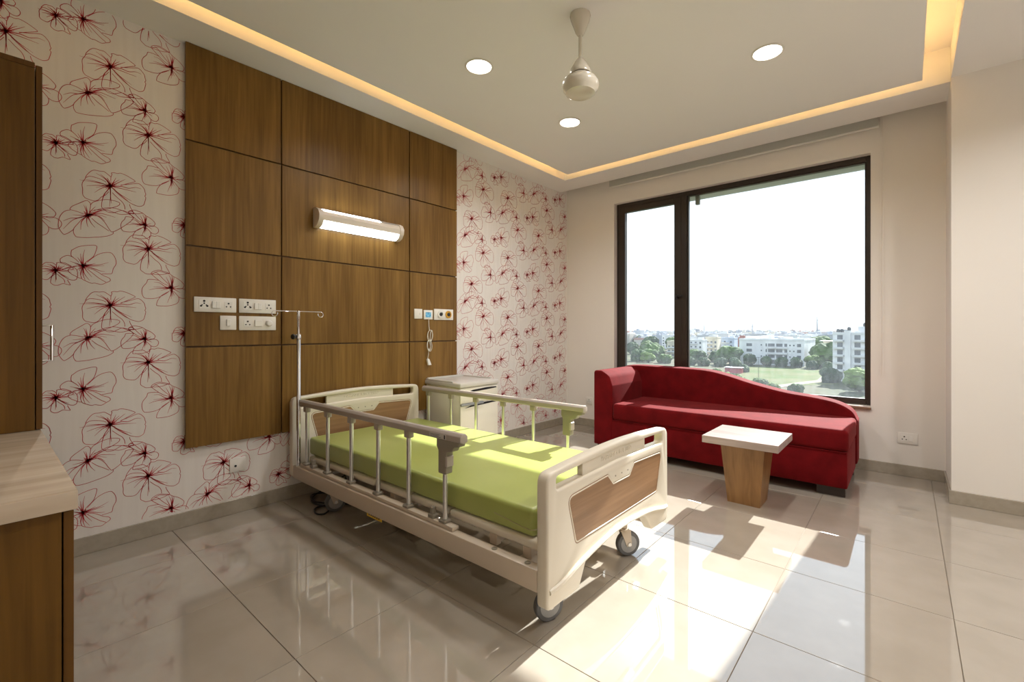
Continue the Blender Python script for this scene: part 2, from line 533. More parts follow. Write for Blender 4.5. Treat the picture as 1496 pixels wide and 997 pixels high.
# ---- left wall with printed wallpaper
wall_left = struct('wall_left', one(-.15, 0, NY - .15, WY + .02, -.12, 3.2), M['wallpaper'])
FLOWERS = {
    'A': [
        ('o', [(-96, 22),(-92, 35),(-77, 59),(-62, 70),(-43, 70),(-25, 72),(-12, 63),(2, 51)]),
        ('o', [(2, 29),(3, 51),(7, 66),(4, 72),(16, 77),(29, 76),(42, 81),(65, 75),(85, 65),(103, 53),(91, 43),(65, 28),(42, 14)]),
        ('o', [(42, 17),(81, 31),(112, 43),(127, 38),(142, 19),(146, 1),(149, -10),(145, -21),(149, -29),(144, -56),(139, -72),(125, -82),(112, -83),(85, -74),(65, -58),(39, -35),(13, -12)]),
        ('o', [(16, -17),(48, -48),(78, -69)]),
        ('o', [(8, -32),(29, -55),(48, -73),(58, -93),(60, -112)]),
        ('o', [(-96, 22),(-98, 14),(-107, -5),(-109, -21),(-107, -41),(-107, -66),(-99, -82),(-86, -88),(-62, -92),(-47, -83),(-34, -64),(-19, -51),(-6, -30)]),
        ('o', [(-96, 22),(-80, 33),(-56, 32),(-31, 26),(-16, 18)]),
        ('o', [(-19, -38),(-25, -56),(-31, -79),(-34, -102),(-33, -121),(-19, -134),(-10, -140),(11, -140),(23, -134),(48, -120),(73, -126),(95, -130),(95, -120),(83, -96),(79, -80)]),
        ('r', [(0, 0),(-31, 7),(-62, 12),(-96, 13)]),
        ('r', [(0, 0),(-31, 6),(-68, 7),(-119, 5)]),
        ('r', [(0, 0),(-47, -6),(-92, -20)]),
        ('r', [(0, 0),(-31, -16),(-62, -48)]),
        ('r', [(0, 0),(-25, -5),(-57, -20)]),
        ('r', [(0, 0),(-19, 33),(-56, 56)]),
        ('r', [(0, 0),(-16, 33),(-39, 55)]),
        ('r', [(0, 0),(-8, 25),(-14, 43)]),
        ('r', [(0, 0),(-3, 25),(-12, 41)]),
        ('r', [(0, 0),(15, 30),(23, 52)]),
        ('r', [(0, 0),(19, 26),(37, 44)]),
        ('r', [(0, 0),(32, 27),(61, 52)]),
        ('r', [(0, 0),(52, -2),(108, -7)]),
        ('r', [(0, 0),(45, 10),(75, 7),(105, 19),(129, 16)]),
        ('r', [(0, 0),(39, -33),(88, -61)]),
        ('r', [(0, 0),(1, -51),(-3, -110)]),
        ('r', [(0, 0),(1, -51),(5, -91)]),
        ('r', [(0, 0),(-12, -26),(-26, -52),(-33, -85)]),
    ],
    'B': [
        ('o', [(-18, 5),(-41, 13),(-64, 17),(-64, 25),(-56, 37),(-30, 58),(-6, 76),(5, 72),(11, 60),(9, 33),(6, 17)]),
        ('o', [(10, 56),(21, 73),(43, 87),(61, 95),(86, 100),(115, 97),(126, 91),(125, 82),(115, 71),(86, 54),(55, 39),(24, 21),(12, 17)]),
        ('o', [(15, 25),(67, 52),(99, 59),(118, 57),(144, 50),(164, 39),(181, 29),(181, 15),(164, -10),(131, -44),(112, -61),(99, -69),(91, -69),(80, -51),(67, -26),(49, -4),(30, 8)]),
        ('o', [(24, 33),(70, 42),(105, 35),(128, 30),(151, 35),(181, 46),(182, 55),(174, 57),(161, 48),(171, 37),(181, 26)]),
        ('o', [(99, -69),(99, -80),(80, -94),(55, -103),(18, -112),(-6, -117),(-38, -119),(-47, -113),(-53, -96),(-51, -76),(-38, -52),(-21, -24),(-9, -12)]),
        ('o', [(15, -12),(36, -33),(61, -51),(83, -68)]),
        ('o', [(-64, 15),(-79, 9),(-93, -6),(-103, -30),(-107, -54),(-107, -74),(-101, -94),(-89, -112),(-79, -109),(-64, -96),(-51, -80)]),
        ('r', [(0, 0),(-35, -20),(-64, -27),(-90, -46)]),
        ('r', [(0, 0),(-35, -20),(-59, -39),(-90, -86)]),
        ('r', [(0, 0),(-27, -5),(-56, -8)]),
        ('r', [(0, 0),(-21, -32),(-25, -52),(-26, -79)]),
        ('r', [(0, 0),(-4, -32),(1, -61)]),
        ('r', [(0, 0),(11, -33),(28, -59)]),
        ('r', [(0, 0),(-7, 29),(-15, 52)]),
        ('r', [(0, 0),(-3, 29),(-7, 50)]),
        ('r', [(0, 0),(14, 29),(30, 52)]),
        ('r', [(0, 0),(39, 19),(70, 18),(109, 10)]),
        ('r', [(0, 0),(36, 12),(74, 3)]),
        ('r', [(0, 0),(43, 4),(67, -17)]),
        ('r', [(0, 0),(43, 29),(67, 39)]),
    ],
    'E': [
        ('o', [(-59, 40),(-78, 58),(-92, 73),(-92, 80),(-81, 90),(-59, 98),(-36, 93),(-13, 85),(7, 69),(30, 56),(48, 40),(60, 22),(54, 4),(45, 1),(25, -1)]),
        ('o', [(-92, 73),(-67, 72),(-39, 75),(-13, 85)]),
        ('o', [(-78, 86),(-62, 77),(-39, 49),(-13, 21)]),
        ('o', [(-59, 40),(-39, 24),(-19, 14)]),
        ('o', [(-59, 40),(-84, 43),(-103, 42),(-109, 38),(-114, 21),(-128, 0),(-134, -21),(-132, -46),(-125, -62),(-114, -66),(-90, -66),(-67, -61),(-48, -50),(-28, -35),(-10, -19)]),
        ('o', [(-10, -19),(-39, -40),(-53, -56),(-65, -79),(-69, -100),(-65, -105),(-42, -106),(-13, -104),(16, -94),(30, -83),(35, -64),(33, -49),(19, -30),(10, -18)]),
        ('o', [(25, -1),(48, 0),(69, -6),(80, -22),(78, -40),(66, -55),(48, -57),(35, -50)]),
        ('r', [(0, 0),(-28, 5),(-56, 26),(-81, 28)]),
        ('r', [(0, 0),(-45, 1),(-84, 1)]),
        ('r', [(0, 0),(-39, -5),(-73, -8),(-103, -18)]),
        ('r', [(0, 0),(-22, -7),(-50, -18)]),
        ('r', [(0, 0),(-3, -38),(-8, -51),(-19, -86)]),
        ('r', [(0, 0),(-2, -63)]),
        ('r', [(0, 0),(3, -31),(4, -49)]),
        ('r', [(0, 0),(7, -24),(13, -44)]),
        ('r', [(0, 0),(-13, 32),(-26, 63)]),
        ('r', [(0, 0),(-2, 45),(-13, 76)]),
        ('r', [(0, 0),(3, 41),(1, 73)]),
        ('r', [(0, 0),(7, 33),(14, 65)]),
        ('r', [(0, 0),(5, 37),(8, 69)]),
        ('r', [(0, 0),(19, 8),(36, 17)]),
        ('r', [(0, 0),(25, -3),(48, -6)]),
        ('r', [(0, 0),(22, -12),(42, -25)]),
    ],
    'G': [
        ('o', [(-15, 16),(-26, 30),(-40, 43),(-44, 53),(-42, 74),(-37, 79),(-24, 91),(-9, 100),(20, 109),(43, 113),(52, 110),(53, 101),(48, 76),(41, 55),(27, 37),(13, 23),(9, 14)]),
        ('o', [(16, 20),(32, 40),(54, 63),(78, 77),(101, 82),(113, 78),(125, 58),(130, 35),(128, 19),(118, -3),(113, -28),(101, -32),(73, -35)]),
        ('o', [(18, -12),(38, -15),(59, -28),(78, -43),(99, -53),(106, -62),(104, -71),(89, -81),(73, -91),(61, -90),(45, -86),(32, -88),(13, -79),(0, -71),(-4, -65),(-9, -43),(-4, -15)]),
        ('o', [(16, -14),(45, -43),(68, -64),(89, -78)]),
        ('o', [(-35, 40),(-53, 47),(-68, 41),(-80, 29),(-83, 18),(-79, 6),(-70, 2),(-50, -6),(-35, -18),(-44, -26)]),
        ('o', [(-15, -2),(-35, -9),(-50, -20),(-54, -31),(-44, -45),(-26, -57),(-13, -64),(-3, -65)]),
        ('r', [(0, 0),(-22, 9),(-48, 18)]),
        ('r', [(0, 0),(-18, 7),(-37, 15)]),
        ('r', [(0, 0),(-15, 4),(-30, 8)]),
        ('r', [(0, 0),(-6, 31),(-9, 62)]),
        ('r', [(0, 0),(1, 30),(1, 52),(7, 85)]),
        ('r', [(0, 0),(-11, 25),(-20, 41)]),
        ('r', [(0, 0),(32, 7),(66, 13),(99, 29)]),
        ('r', [(0, 0),(27, 9),(48, 18)]),
        ('r', [(0, 0),(36, 2),(82, 9)]),
        ('r', [(0, 0),(38, -9),(64, -19),(85, -22)]),
        ('r', [(0, 0),(-6, -31),(-8, -58)]),
        ('r', [(0, 0),(1, -47),(9, -76)]),
        ('r', [(0, 0),(5, -38),(25, -74)]),
        ('r', [(0, 0),(13, -23),(34, -55)]),
        ('r', [(0, 0),(-13, -14),(-24, -26)]),
        ('r', [(0, 0),(-26, -4),(-44, -8)]),
    ],
}
def ribbon(bm, pts, widths):
    n = len(pts)
    prev = None
    for i in range(n):
        d = (pts[min(i + 1, n - 1)] - pts[max(i - 1, 0)])
        if d.length < 1e-9: continue
        d.normalize()
        s = Vector((-d.y, d.x)) * widths[i] / 2
        a = bm.verts.new((.0006, pts[i].x + s.x, pts[i].y + s.y))
        b = bm.verts.new((.0006, pts[i].x - s.x, pts[i].y - s.y))
        if prev: bm.faces.new((prev[0], a, b, prev[1]))
        prev = (a, b)


def flower_mesh(key, c, sc, clip):
    """one drawn flower: thin outlines and tapering strokes round a scribbled heart"""
    bm = nb()
    rnd = random.Random(ord(key))
    keep = lambda p: clip[0] < p.x < clip[1] and clip[2] < p.y < clip[3]
    def draw(path, w0, w1):
        run, rw = [], []
        n = len(path)
        for i, p in enumerate(path):
            if keep(p):
                run.append(p); rw.append(w0 + (w1 - w0) * i / (n - 1))
            else:
                if len(run) > 1: ribbon(bm, run, rw)
                run, rw = [], []
        if len(run) > 1: ribbon(bm, run, rw)
    for kind, pts in FLOWERS[key]:
        P2 = [Vector((c[0] + p[0] * .001 * sc, c[1] + p[1] * .001 * sc)) for p in pts]
        path = smooth_path(P2, 4)
        if kind == 'o': draw(path, .0024, .0024)
        else: draw(path, .0048, .0010)
    for k in range(16):                                       # the scribbled heart of the flower
        a, l = rnd.uniform(0, 2 * PI), rnd.uniform(.012, .026) * (.6 + .4 * sc)
        o = Vector((c[0] + rnd.gauss(0, .005), c[1] + rnd.gauss(0, .005)))
        draw([o, o + Vector((math.cos(a), math.sin(a))) * l * .5, o + Vector((math.cos(a + .3), math.sin(a + .3))) * l], .0042, .0014)
    return bm


MOTIF = [('A', .447, 1.294, 1.0), ('B', .359, 1.121, 1.0), ('E', .592, 1.112, .76), ('A', .607, .979, 1.0),
         ('E', .713, .767, 1.0), ('A', .243, .822, .53), ('G', .341, .856, 1.0)]
clip = (NY + .02, WY - .003, .10, SOFF - .004)
printed = nb()
for col in range(-2, 9):
    for row in range(-5, 6):
        for key, y, z, sc in MOTIF:
            cy, cz = y + .53 * col, z + .32 * (col % 2) + .64 * (row + (col - col % 2) // 2 * 0)
            if -.2 < cy < WY + .16 and -.1 < cz < SOFF + .2:
                if .92 < cy < 2.72 and .62 < cz:      # behind the wood panelling
                    continue
                merge(printed, flower_mesh(key, (cy, cz), sc, clip))
fl = obj('flower_print', printed, M['print'], wall_left)
fl['kind'] = 'stuff'
fl['label'] = 'red line-drawn flowers printed on the wallpaper'

# ---- window wall with its opening
WX0, WX1, WZ0, WZ1 = .664, 3.042, .531, 2.632
FY = 4.80                                            # room side of the window frame
OY = 5.02                                            # outside face of the wall
w = nb()
box(w, -.15, WX0, WY, OY, -.12, 3.2)
box(w, WX1, RX + .15, WY, OY, -.12, 3.2)
box(w, WX0, WX1, WY, OY, WZ1, 3.2)
box(w, WX0, WX1, WY, OY, -.12, WZ0 - .028)
wall_window = struct('wall_window', w, M['paint'])
lint = nb()
box(lint, WX0, WX1, FY + .10, OY + .045, 2.590, WZ1 + .02)
obj('lintel_ledge', lint, mat('grey_lintel_render', (.70, .76, .76), .8), wall_window)
sill = nb()
box(sill, WX0 - .004, WX1 + .004, WY - .022, FY + .01, WZ0 - .028, WZ0 - .008, .003, 1)
sl = obj('window_sill', sill, M['sill'], wall_window)
obj('sill_top', one(WX0, WX1, WY - .02, OY, WZ0 - .008, WZ0), M['sill_top'], sl)

# ---- projecting pier to the right of the window, right wall and the wall behind the camera
struct('wall_pier', one(COLX, RX + .02, COLY, WY + .01, -.12, 3.2), M['paint'])
struct('wall_right', one(RX, RX + .15, NY - .15, WY + .02, -.12, 3.2), M['paint'])
struct('wall_near', one(-.15, RX + .15, NY - .15, NY, -.12, 3.2), M['paint'])

# ---- skirting
SH = .088
struct('baseboard_left', one(0, .012, NY, WY, 0, SH, .002, 1), M['skirting'])
struct('baseboard_window', one(.012, COLX, WY - .012, WY, 0, SH, .002, 1), M['skirting'])
struct('baseboard_pier', one(COLX - .012, RX, COLY - .012, COLY, 0, SH, .002, 1), M['skirting'])
struct('baseboard_pier_side', one(COLX - .012, COLX, COLY, WY - .012, 0, SH, .002, 1), M['skirting'])
struct('baseboard_right', one(RX - .012, RX, NY, COLY - .012, 0, SH, .002, 1), M['skirting'])

# ---- ceiling: perimeter soffit, lit groove, flush centre panel
ceil = struct('ceiling', one(-.15, RX + .15, NY - .15, WY + .02, TOP, 3.2), M['ceiling'])
SX0, SX1, SY0, SY1, SEDGE = .30, 3.50, .15, 4.255, 4.595
for nm, a in (('soffit', (0, SX0, NY, SEDGE)), ('soffit', (SX0, SX1, SY1, SEDGE)),
              ('soffit', (SX1, RX, NY, COLY)), ('soffit', (SX0, SX1, NY, SY0))):
    obj(nm, one(*a, SOFF, TOP), M['ceiling'], ceil)
CX0, CX1, CY0, CY1 = .437, 3.352, .29, 4.113
cp = obj('centre_panel', one(CX0, CX1, CY0, CY1, SOFF, SOFF + .035), M['ceiling'], ceil)
zz = SOFF + .035
for a in ((CX0 + .015, CX0 + .03, CY0 + .05, CY1 - .05), (CX1 - .03, CX1 - .015, CY0 + .05, CY1 - .05),
          (CX0 + .05, CX1 - .05, CY1 - .03, CY1 - .015), (CX0 + .05, CX1 - .05, CY0 + .015, CY0 + .03)):
    obj('led_strip', one(*a, zz, zz + .006), M['led'], cp)

# ---- window
win = tag(thing('window_1', ((WX0 + WX1) / 2, FY, WZ0), None, None), kind='structure')
def ring(x0, x1, z0, z1, w, y0, y1, bev=.003, wt=None, wb=None):
    wt = w if wt is None else wt; wb = w if wb is None else wb
    bm = nb()
    box(bm, x0, x0 + w, y0, y1, z0, z1, bev, 1); box(bm, x1 - w, x1, y0, y1, z0, z1, bev, 1)
    box(bm, x0 + w, x1 - w, y0, y1, z1 - wt, z1, bev, 1); box(bm, x0 + w, x1 - w, y0, y1, z0, z0 + wb, bev, 1)
    return bm
F0, F1 = WX0 + .003, WX1 - .003
obj('outer_frame', ring(F0, F1, WZ0, WZ1, .030, FY, FY + .07, wt=.045, wb=.040), M['bronze'], win)
MX0, MX1 = 1.428, 1.492
obj('mullion', one(MX0, MX1, FY - .006, FY + .07, WZ0 + .04, WZ1 - .045, .003, 1), M['bronze'], win)
sash = obj('casement_sash', ring(F0 + .034, MX0 + .004, WZ0 + .044, WZ1 - .049, .075, FY - .012, FY + .045, wt=.062, wb=.062), M['bronze'], win)
obj('pane', one(F0 + .10, MX0 - .065, FY + .02, FY + .026, WZ0 + .10, WZ1 - .105), M['glass'], win)
obj('fixed_bead', ring(MX1, F1 - .028, WZ0 + .036, WZ1 - .041, .012, FY + .012, FY + .05, bev=.001, wt=.014, wb=.014), M['bronze'], win)
obj('pane', one(MX1 + .004, F1 - .032, FY + .036, FY + .042, WZ0 + .042, WZ1 - .047), M['glass'], win)
hb = nb(); box(hb, MX0 - .05, MX0 - .026, FY - .030, FY - .012, 1.49, 1.545, .003, 1); box(hb, MX0 - .043, MX0 + .03, FY - .048, FY - .030, 1.515, 1.535, .004, 1)
obj('window_handle', hb, M['black'], sash)
obj('shutter_bracket', one(1.548, 1.585, FY + .09, FY + .13, 2.50, WZ1 - .04), mat('grey_green_bracket', (.30, .31, .26), .6), win)

# ---- wood panelling behind the bed: twelve veneered boards on a dark backing
pan = thing('wall_panelling', (.0, 1.82, .466), 'brown walnut veneer wall panelling of twelve boards behind the bed', 'wall panelling')
PY = [.773, 1.308, 2.344, 2.876]; PZ = [.466, 1.063, 1.662, 2.283, SOFF]
obj('backing_board', one(.0, .018, PY[0] + .004, PY[-1] - .004, PZ[0] + .004, SOFF - .002), M['groove'], pan)
PF = .034
for i in range(3):
    for j in range(4):
        y0, y1, z0, z1 = PY[i], PY[i + 1], PZ[j], PZ[j + 1]
        gy0 = .0045 if i > 0 else 0; gy1 = .0045 if i < 2 else 0
        gz0 = .0045 if j > 0 else 0; gz1 = .0045 if j < 3 else .002
        c = (PF / 2, (y0 + y1) / 2, (z0 + z1) / 2)
        obj('board', one(.018, PF, y0 + gy0, y1 - gy1, z0 + gz0, z1 - gz1, .0012, 1), M['panel_wood'], pan, c)

# =================================================================== FITTINGS ON WALLS AND CEILING
# ---- recessed downlights, the last two added as unseen fill
DL = [(1.165, 2.06, 5, 'round recessed ceiling downlight over the bed head, left of the fan'),
      (1.165, 3.09, 7.5, 'round recessed ceiling downlight in the corner, just below the fan in view'),
      (2.62, 3.085, 6.5, 'round recessed ceiling downlight nearest the window, right of the fan'),
      (2.62, 2.06, 6, 'round recessed ceiling downlight above the foot of the bed'),
      (4.25, 2.90, 12, 'added unseen soffit fill light in front of the wall pier'),  # added outside the frame to brighten the pier and right wall
      (4.25, 1.20, 11, 'added unseen soffit fill light farthest from the window')]  # likewise added out of view, lifts the floor on the right
first = None
for x, y, watt, lab in DL:
    if first is None:
        t0 = thing('ceiling_downlight', (x, y, SOFF), lab, 'downlight', 'recessed ceiling downlights')
        lathe_b = lathe(nb(), [(.078, 0), (.090, -.001), (.092, -.004), (.080, -.007), (.078, -.004)], at(x, y, SOFF), 32, caps=False)
        obj('trim_ring', lathe_b, M['white'], t0, smooth=True)
        obj('diffuser', lathe(nb(), [(.079, 0), (.079, -.003), (.0005, -.003)], at(x, y, SOFF), 32), M['lightdisc'], t0)
        first = t0
    else:
        copy_tree(first, (x, y, SOFF), lab)
    ld = bpy.data.lights.new('downlight_lamp', 'AREA')
    ld.shape = 'DISK'; ld.size = .15; ld.energy = watt; ld.color = (1.0, .975, .955); ld.spread = math.radians(150)
    lo = bpy.data.objects.new('downlight_lamp', ld)
    lo.location = (x, y, SOFF - .006)
    COL.objects.link(lo)

# ---- ceiling fan (its blades do not show in the photograph)
fx, fy = 1.925, 2.075
fan = thing('ceiling_fan', (fx, fy, SOFF), 'ivory ceiling fan hub on a short rod between the downlights', 'ceiling fan')
obj('canopy', lathe(nb(), [(.010, 2.748), (.018, 2.752), (.026, 2.765), (.052, 2.835), (.056, 2.852), (.054, 2.86)], at(fx, fy, 0), 32), M['fan'], fan, smooth=True)
obj('down_rod', lathe(nb(), [(.0098, 2.615), (.0098, 2.76)], at(fx, fy, 0), 16), M['fan'], fan, smooth=True)
obj('bell_cover', lathe(nb(), [(.056, 2.540), (.058, 2.550), (.050, 2.570), (.030, 2.605), (.014, 2.626), (.009, 2.632)], at(fx, fy, 0), 32), M['fan'], fan, smooth=True)
mo = obj('motor_housing', lathe(nb(), [(.002, 2.424), (.060, 2.426), (.079, 2.437), (.080, 2.442), (.093, 2.456), (.099, 2.479), (.097, 2.493), (.089, 2.503), (.086, 2.504), (.086, 2.510), (.077, 2.513), (.075, 2.519), (.065, 2.521), (.062, 2.527)], at(fx, fy, 0), 40), M['fan'], fan, smooth=True)
obj('collar', lathe(nb(), [(.048, 2.518), (.050, 2.545)], at(fx, fy, 0), 24), mat('fan_collar_metal', (.30, .28, .24), .35, metal=.6), fan, smooth=True)
obj('trim_band', lathe(nb(), [(.074, 2.4405), (.0785, 2.4425), (.0800, 2.4455), (.0775, 2.4465)], at(fx, fy, 0), 40, caps=False), M['chrome'], mo, smooth=True)

# ---- bed-head light on the panelling
lx = PF
lt = thing('bed_head_light', (lx, 1.873, 1.96), 'cream half-round bed-head wall light with two lit tubes', 'wall light')
A0, A1 = 1.522, 2.224
prof = [(0, -.066), (.030, -.066), (.062, -.050), (.086, -.016), (.090, .016), (.072, .048), (.040, .064), (0, .066)]
def lamp_prism(y0, y1, pts, grow=0.0):
    bm = nb()
    rings = [[bm.verts.new((lx + max(p[0] * (1 + grow), 0), y, 1.962 + p[1] * (1 + grow))) for p in pts] for y in (y0, y1)]
    n = len(pts)
    for k in range(n):
        bm.faces.new((rings[0][k], rings[0][(k + 1) % n], rings[1][(k + 1) % n], rings[1][k]))
    bm.faces.new(rings[0][::-1]); bm.faces.new(rings[1])
    return bm
body = obj('housing', lamp_prism(A0 + .03, A1 - .03, prof), M['lamp_body'], lt)
for y0, y1 in ((A0, A0 + .034), (A1 - .034, A1)):
    obj('end_cap', lamp_prism(y0, y1, prof, .05), M['lamp_body'], lt, smooth=True)
def strip(pts, y0, y1, off=.0025):
    """a thin curved cover lying on the housing profile"""
    bm = nb()
    n = len(pts)
    rows_ = []
    for i, p in enumerate(pts):
        d = Vector(pts[min(i + 1, n - 1)]) - Vector(pts[max(i - 1, 0)])
        nr = Vector((d.y, -d.x)).normalized()
        if nr.dot(Vector(p)) < 0: nr = -nr
        rows_.append([bm.verts.new((lx + p[0] + nr.x * e, y, 1.962 + p[1] + nr.y * e)) for y in (y0, y1) for e in (0, off)])
    for a_, b_ in zip(rows_, rows_[1:]):
        for i, j in ((0, 1), (1, 3), (3, 2), (2, 0)):
            bm.faces.new((a_[i], a_[j], b_[j], b_[i]))
    for r_ in (rows_[0], rows_[-1]):
        bm.faces.new((r_[0], r_[1], r_[3], r_[2]))
    return bm
obj('lower_diffuser', strip([(.018, -.066), (.030, -.066), (.062, -.050), (.081, -.023)], A0 + .04, A1 - .04), M['tube_light'], lt)
obj('upper_diffuser', strip([(.074, .046), (.040, .064)], A0 + .04, A1 - .20), M['tube_light'], lt)
obj('blank_cover', strip([(.074, .046), (.040, .064)], A1 - .20, A1 - .04), mat('lamp_cover_plate', (.45, .42, .40), .4), lt)

# ---- switch and socket plates
def plate_x(name, y0, y1, z0, z1, x, label, cat, group=None):
    t = thing(name, (x, (y0 + y1) / 2, z0), label, cat, group)
    obj('cover_plate', one(x, x + .009, y0, y1, z0, z1, .003, 2), M['white'], t, smooth=True)
    return t
def disc_x(bm, x, y, z, r, dx=.0015, n=12):
    return lathe(bm, [(r, 0), (r, dx)], axis_m((x, y, z), (1, 0, 0)), n)
def socket_x(t, x, y, z, s, big=True):
    f = obj('socket_face', one(x + .009, x + .0105, y - s, y + s, z - s, z + s, .0006, 1), M['white2'], t)
    h = nb(); e = x + .0105
    if big:
        disc_x(h, e, y, z + .020, .0062); disc_x(h, e, y, z + .006, .0045)
        disc_x(h, e, y - .016, z - .010, .0055); disc_x(h, e, y + .016, z - .010, .0055)
        disc_x(h, e, y - .011, z - .004, .0035); disc_x(h, e, y + .011, z - .004, .0035)
    else:
        disc_x(h, e, y, z + .011, .0050); disc_x(h, e, y - .011, z - .009, .0040); disc_x(h, e, y + .011, z - .009, .0040)
    obj('pin_holes', h, M['outlet_black'], f)
def rocker_x(t, x, y, z, wy, hz):
    o = obj('rocker', one(x + .009, x + .016, y - wy / 2, y + wy / 2, z - hz / 2, z + hz / 2, .002, 1), M['white2'], t)
    return o
X = PF
t = plate_x('socket_plate', .811, 1.034, 1.272, 1.362, X, 'white plate with two sockets and twin switch, nearest the left edge of the panelling', 'socket plate')
socket_x(t, X, .862, 1.318, .026); rocker_x(t, X, .913, 1.317, .022, .042); rocker_x(t, X, .935, 1.317, .022, .042); socket_x(t, X, .990, 1.316, .022, False)
t = plate_x('socket_plate', 1.049, 1.269, 1.272, 1.362, X, 'white plate with two sockets and twin switch behind the drip stand hook', 'socket plate')
socket_x(t, X, 1.098, 1.318, .026); rocker_x(t, X, 1.147, 1.317, .022, .042); rocker_x(t, X, 1.169, 1.317, .022, .042); socket_x(t, X, 1.224, 1.316, .022, False)
t = plate_x('switch_plate', .945, 1.034, 1.164, 1.252, X, 'small square white plate with one rocker switch, below the left socket plate', 'switch')
rocker_x(t, X, .990, 1.209, .022, .042)
t = plate_x('dimmer_plate', 1.049, 1.269, 1.162, 1.252, X, 'white plate with a socket, a switch and a round dimmer knob', 'switch')
socket_x(t, X, 1.098, 1.207, .022, False); rocker_x(t, X, 1.160, 1.207, .044, .042)
obj('dimmer_knob', lathe(nb(), [(.021, 0), (.020, .010), (.014, .017), (.001, .019)], axis_m((X + .009, 1.224, 1.207), (1, 0, 0)), 24), M['white2'], t, smooth=True)
t = plate_x('blank_plate', 2.388, 2.472, 1.261, 1.346, X, 'blank square white plate left of the call unit screen', 'wall plate')
obj('pilot_lamp', one(X + .009, X + .010, 2.441, 2.445, 1.296, 1.312), M['paper'], t)
t = plate_x('call_unit', 2.487, 2.585, 1.257, 1.339, X, 'small white nurse call unit with a blue picture screen', 'call unit')
obj('screen', one(X + .009, X + .010, 2.506, 2.565, 1.275, 1.320), M['screen'], t)
t = plate_x('gas_outlet_plate', 2.600, 2.824, 1.255, 1.353, X, 'white plate with a black and an ochre round gas outlet', 'gas outlet')
for y, mm in ((2.672, M['white2']), (2.762, M['ochre'])):
    o = obj('gas_outlet', lathe(nb(), [(.034, 0), (.033, .010), (.022, .012), (.021, .006), (.001, .006)], axis_m((X + .009, y, 1.305), (1, 0, 0)), 28), mm, t, smooth=True)
    obj('port', lathe(nb(), [(.016, 0), (.015, .008), (.001, .008)], axis_m((X + .014, y, 1.305), (1, 0, 0)), 20), M['black'], o, smooth=True)
t = plate_x('cable_outlet', 1.008, 1.098, .262, .350, 0.0, 'white cable outlet low on the wallpaper under the panelling', 'socket plate')
obj('cable_hole', disc_x(nb(), .009, 1.040, .300, .007), M['outlet_black'], t)

# ---- call handset hanging on a bundled cord
cl = thing('call_handset', (PF, 2.53, .86), 'white nurse call handset hanging on a bundled cream cord', 'call handset')
hb = nb()
tube(hb, [(PF + .014, 2.536, 1.262), (PF + .016, 2.536, 1.20), (PF + .018, 2.540, 1.155)], .0028, 6)
def loop(cy, cz, ry, rz, x, ph):
    return [(x + .006 * math.sin(2 * PI * k / 20 + ph), cy + ry * math.sin(2 * PI * k / 20), cz + rz * math.cos(2 * PI * k / 20)) for k in range(20)]
for k, (cy, cz, ry, rz) in enumerate(((2.552, 1.118, .022, .045), (2.545, 1.113, .026, .050), (2.556, 1.112, .014, .048),
                                      (2.535, 1.030, .022, .045), (2.542, 1.026, .027, .050), (2.530, 1.025, .014, .046))):
    tube(hb, loop(cy, cz, ry, rz, PF + .016 + .004 * (k % 3), k), .0028, 6, closed=True)
tube(hb, [(PF + .018, 2.533, 1.00), (PF + .018, 2.530, .95), (PF + .018, 2.520, .905)], .0028, 6)
obj('cord', hb, M['cord'], cl, smooth=True)
obj('cord_tie', lathe(nb(), [(.013, 0), (.013, .014)], at(PF + .020, 2.546, 1.064), 12), M['cord'], cl)
hs = nb()
frustum(hs, (PF + .020, 2.522), .016, .020, .905, (PF + .020, 2.522), .012, .012, .912)
frustum(hs, (PF + .020, 2.538), .020, .032, .856, (PF + .020, 2.522), .018, .022, .906)
obj('handset', hs, M['white2'], cl)

# ---- sockets on the window wall
def plate_y(name, x0, x1, z0, z1, label):
    t = thing(name, ((x0 + x1) / 2, WY, z0), label, 'socket plate')
    obj('cover_plate', one(x0, x1, WY - .009, WY, z0, z1, .003, 2), M['white'], t, smooth=True)
    return t
def disc_y(bm, x, z, r):
    return lathe(bm, [(r, 0), (r, .0015)], axis_m((x, WY - .0105, z), (0, -1, 0)), 12)
def pins_y(t, x, z, s):
    f = obj('socket_face', one(x - s, x + s, WY - .0105, WY - .009, z - s, z + s, .0006, 1), M['white2'], t)
    h = nb(); disc_y(h, x, z + .012, .0055); disc_y(h, x - .012, z - .009, .0042); disc_y(h, x + .012, z - .009, .0042)
    obj('pin_holes', h, M['outlet_black'], f)
t = plate_y('socket_plate', .285, .376, .262, .352, 'square white socket plate on the window wall left of the red sofa')
pins_y(t, .330, .307, .024)
t = plate_y('socket_plate', 3.213, 3.338, .258, .345, 'white socket plate with one switch on the wall right of the red sofa')
pins_y(t, 3.256, .302, .024)
obj('rocker', one(3.285, 3.310, WY - .016, WY - .009, .281, .323, .002, 1), M['white2'], t)

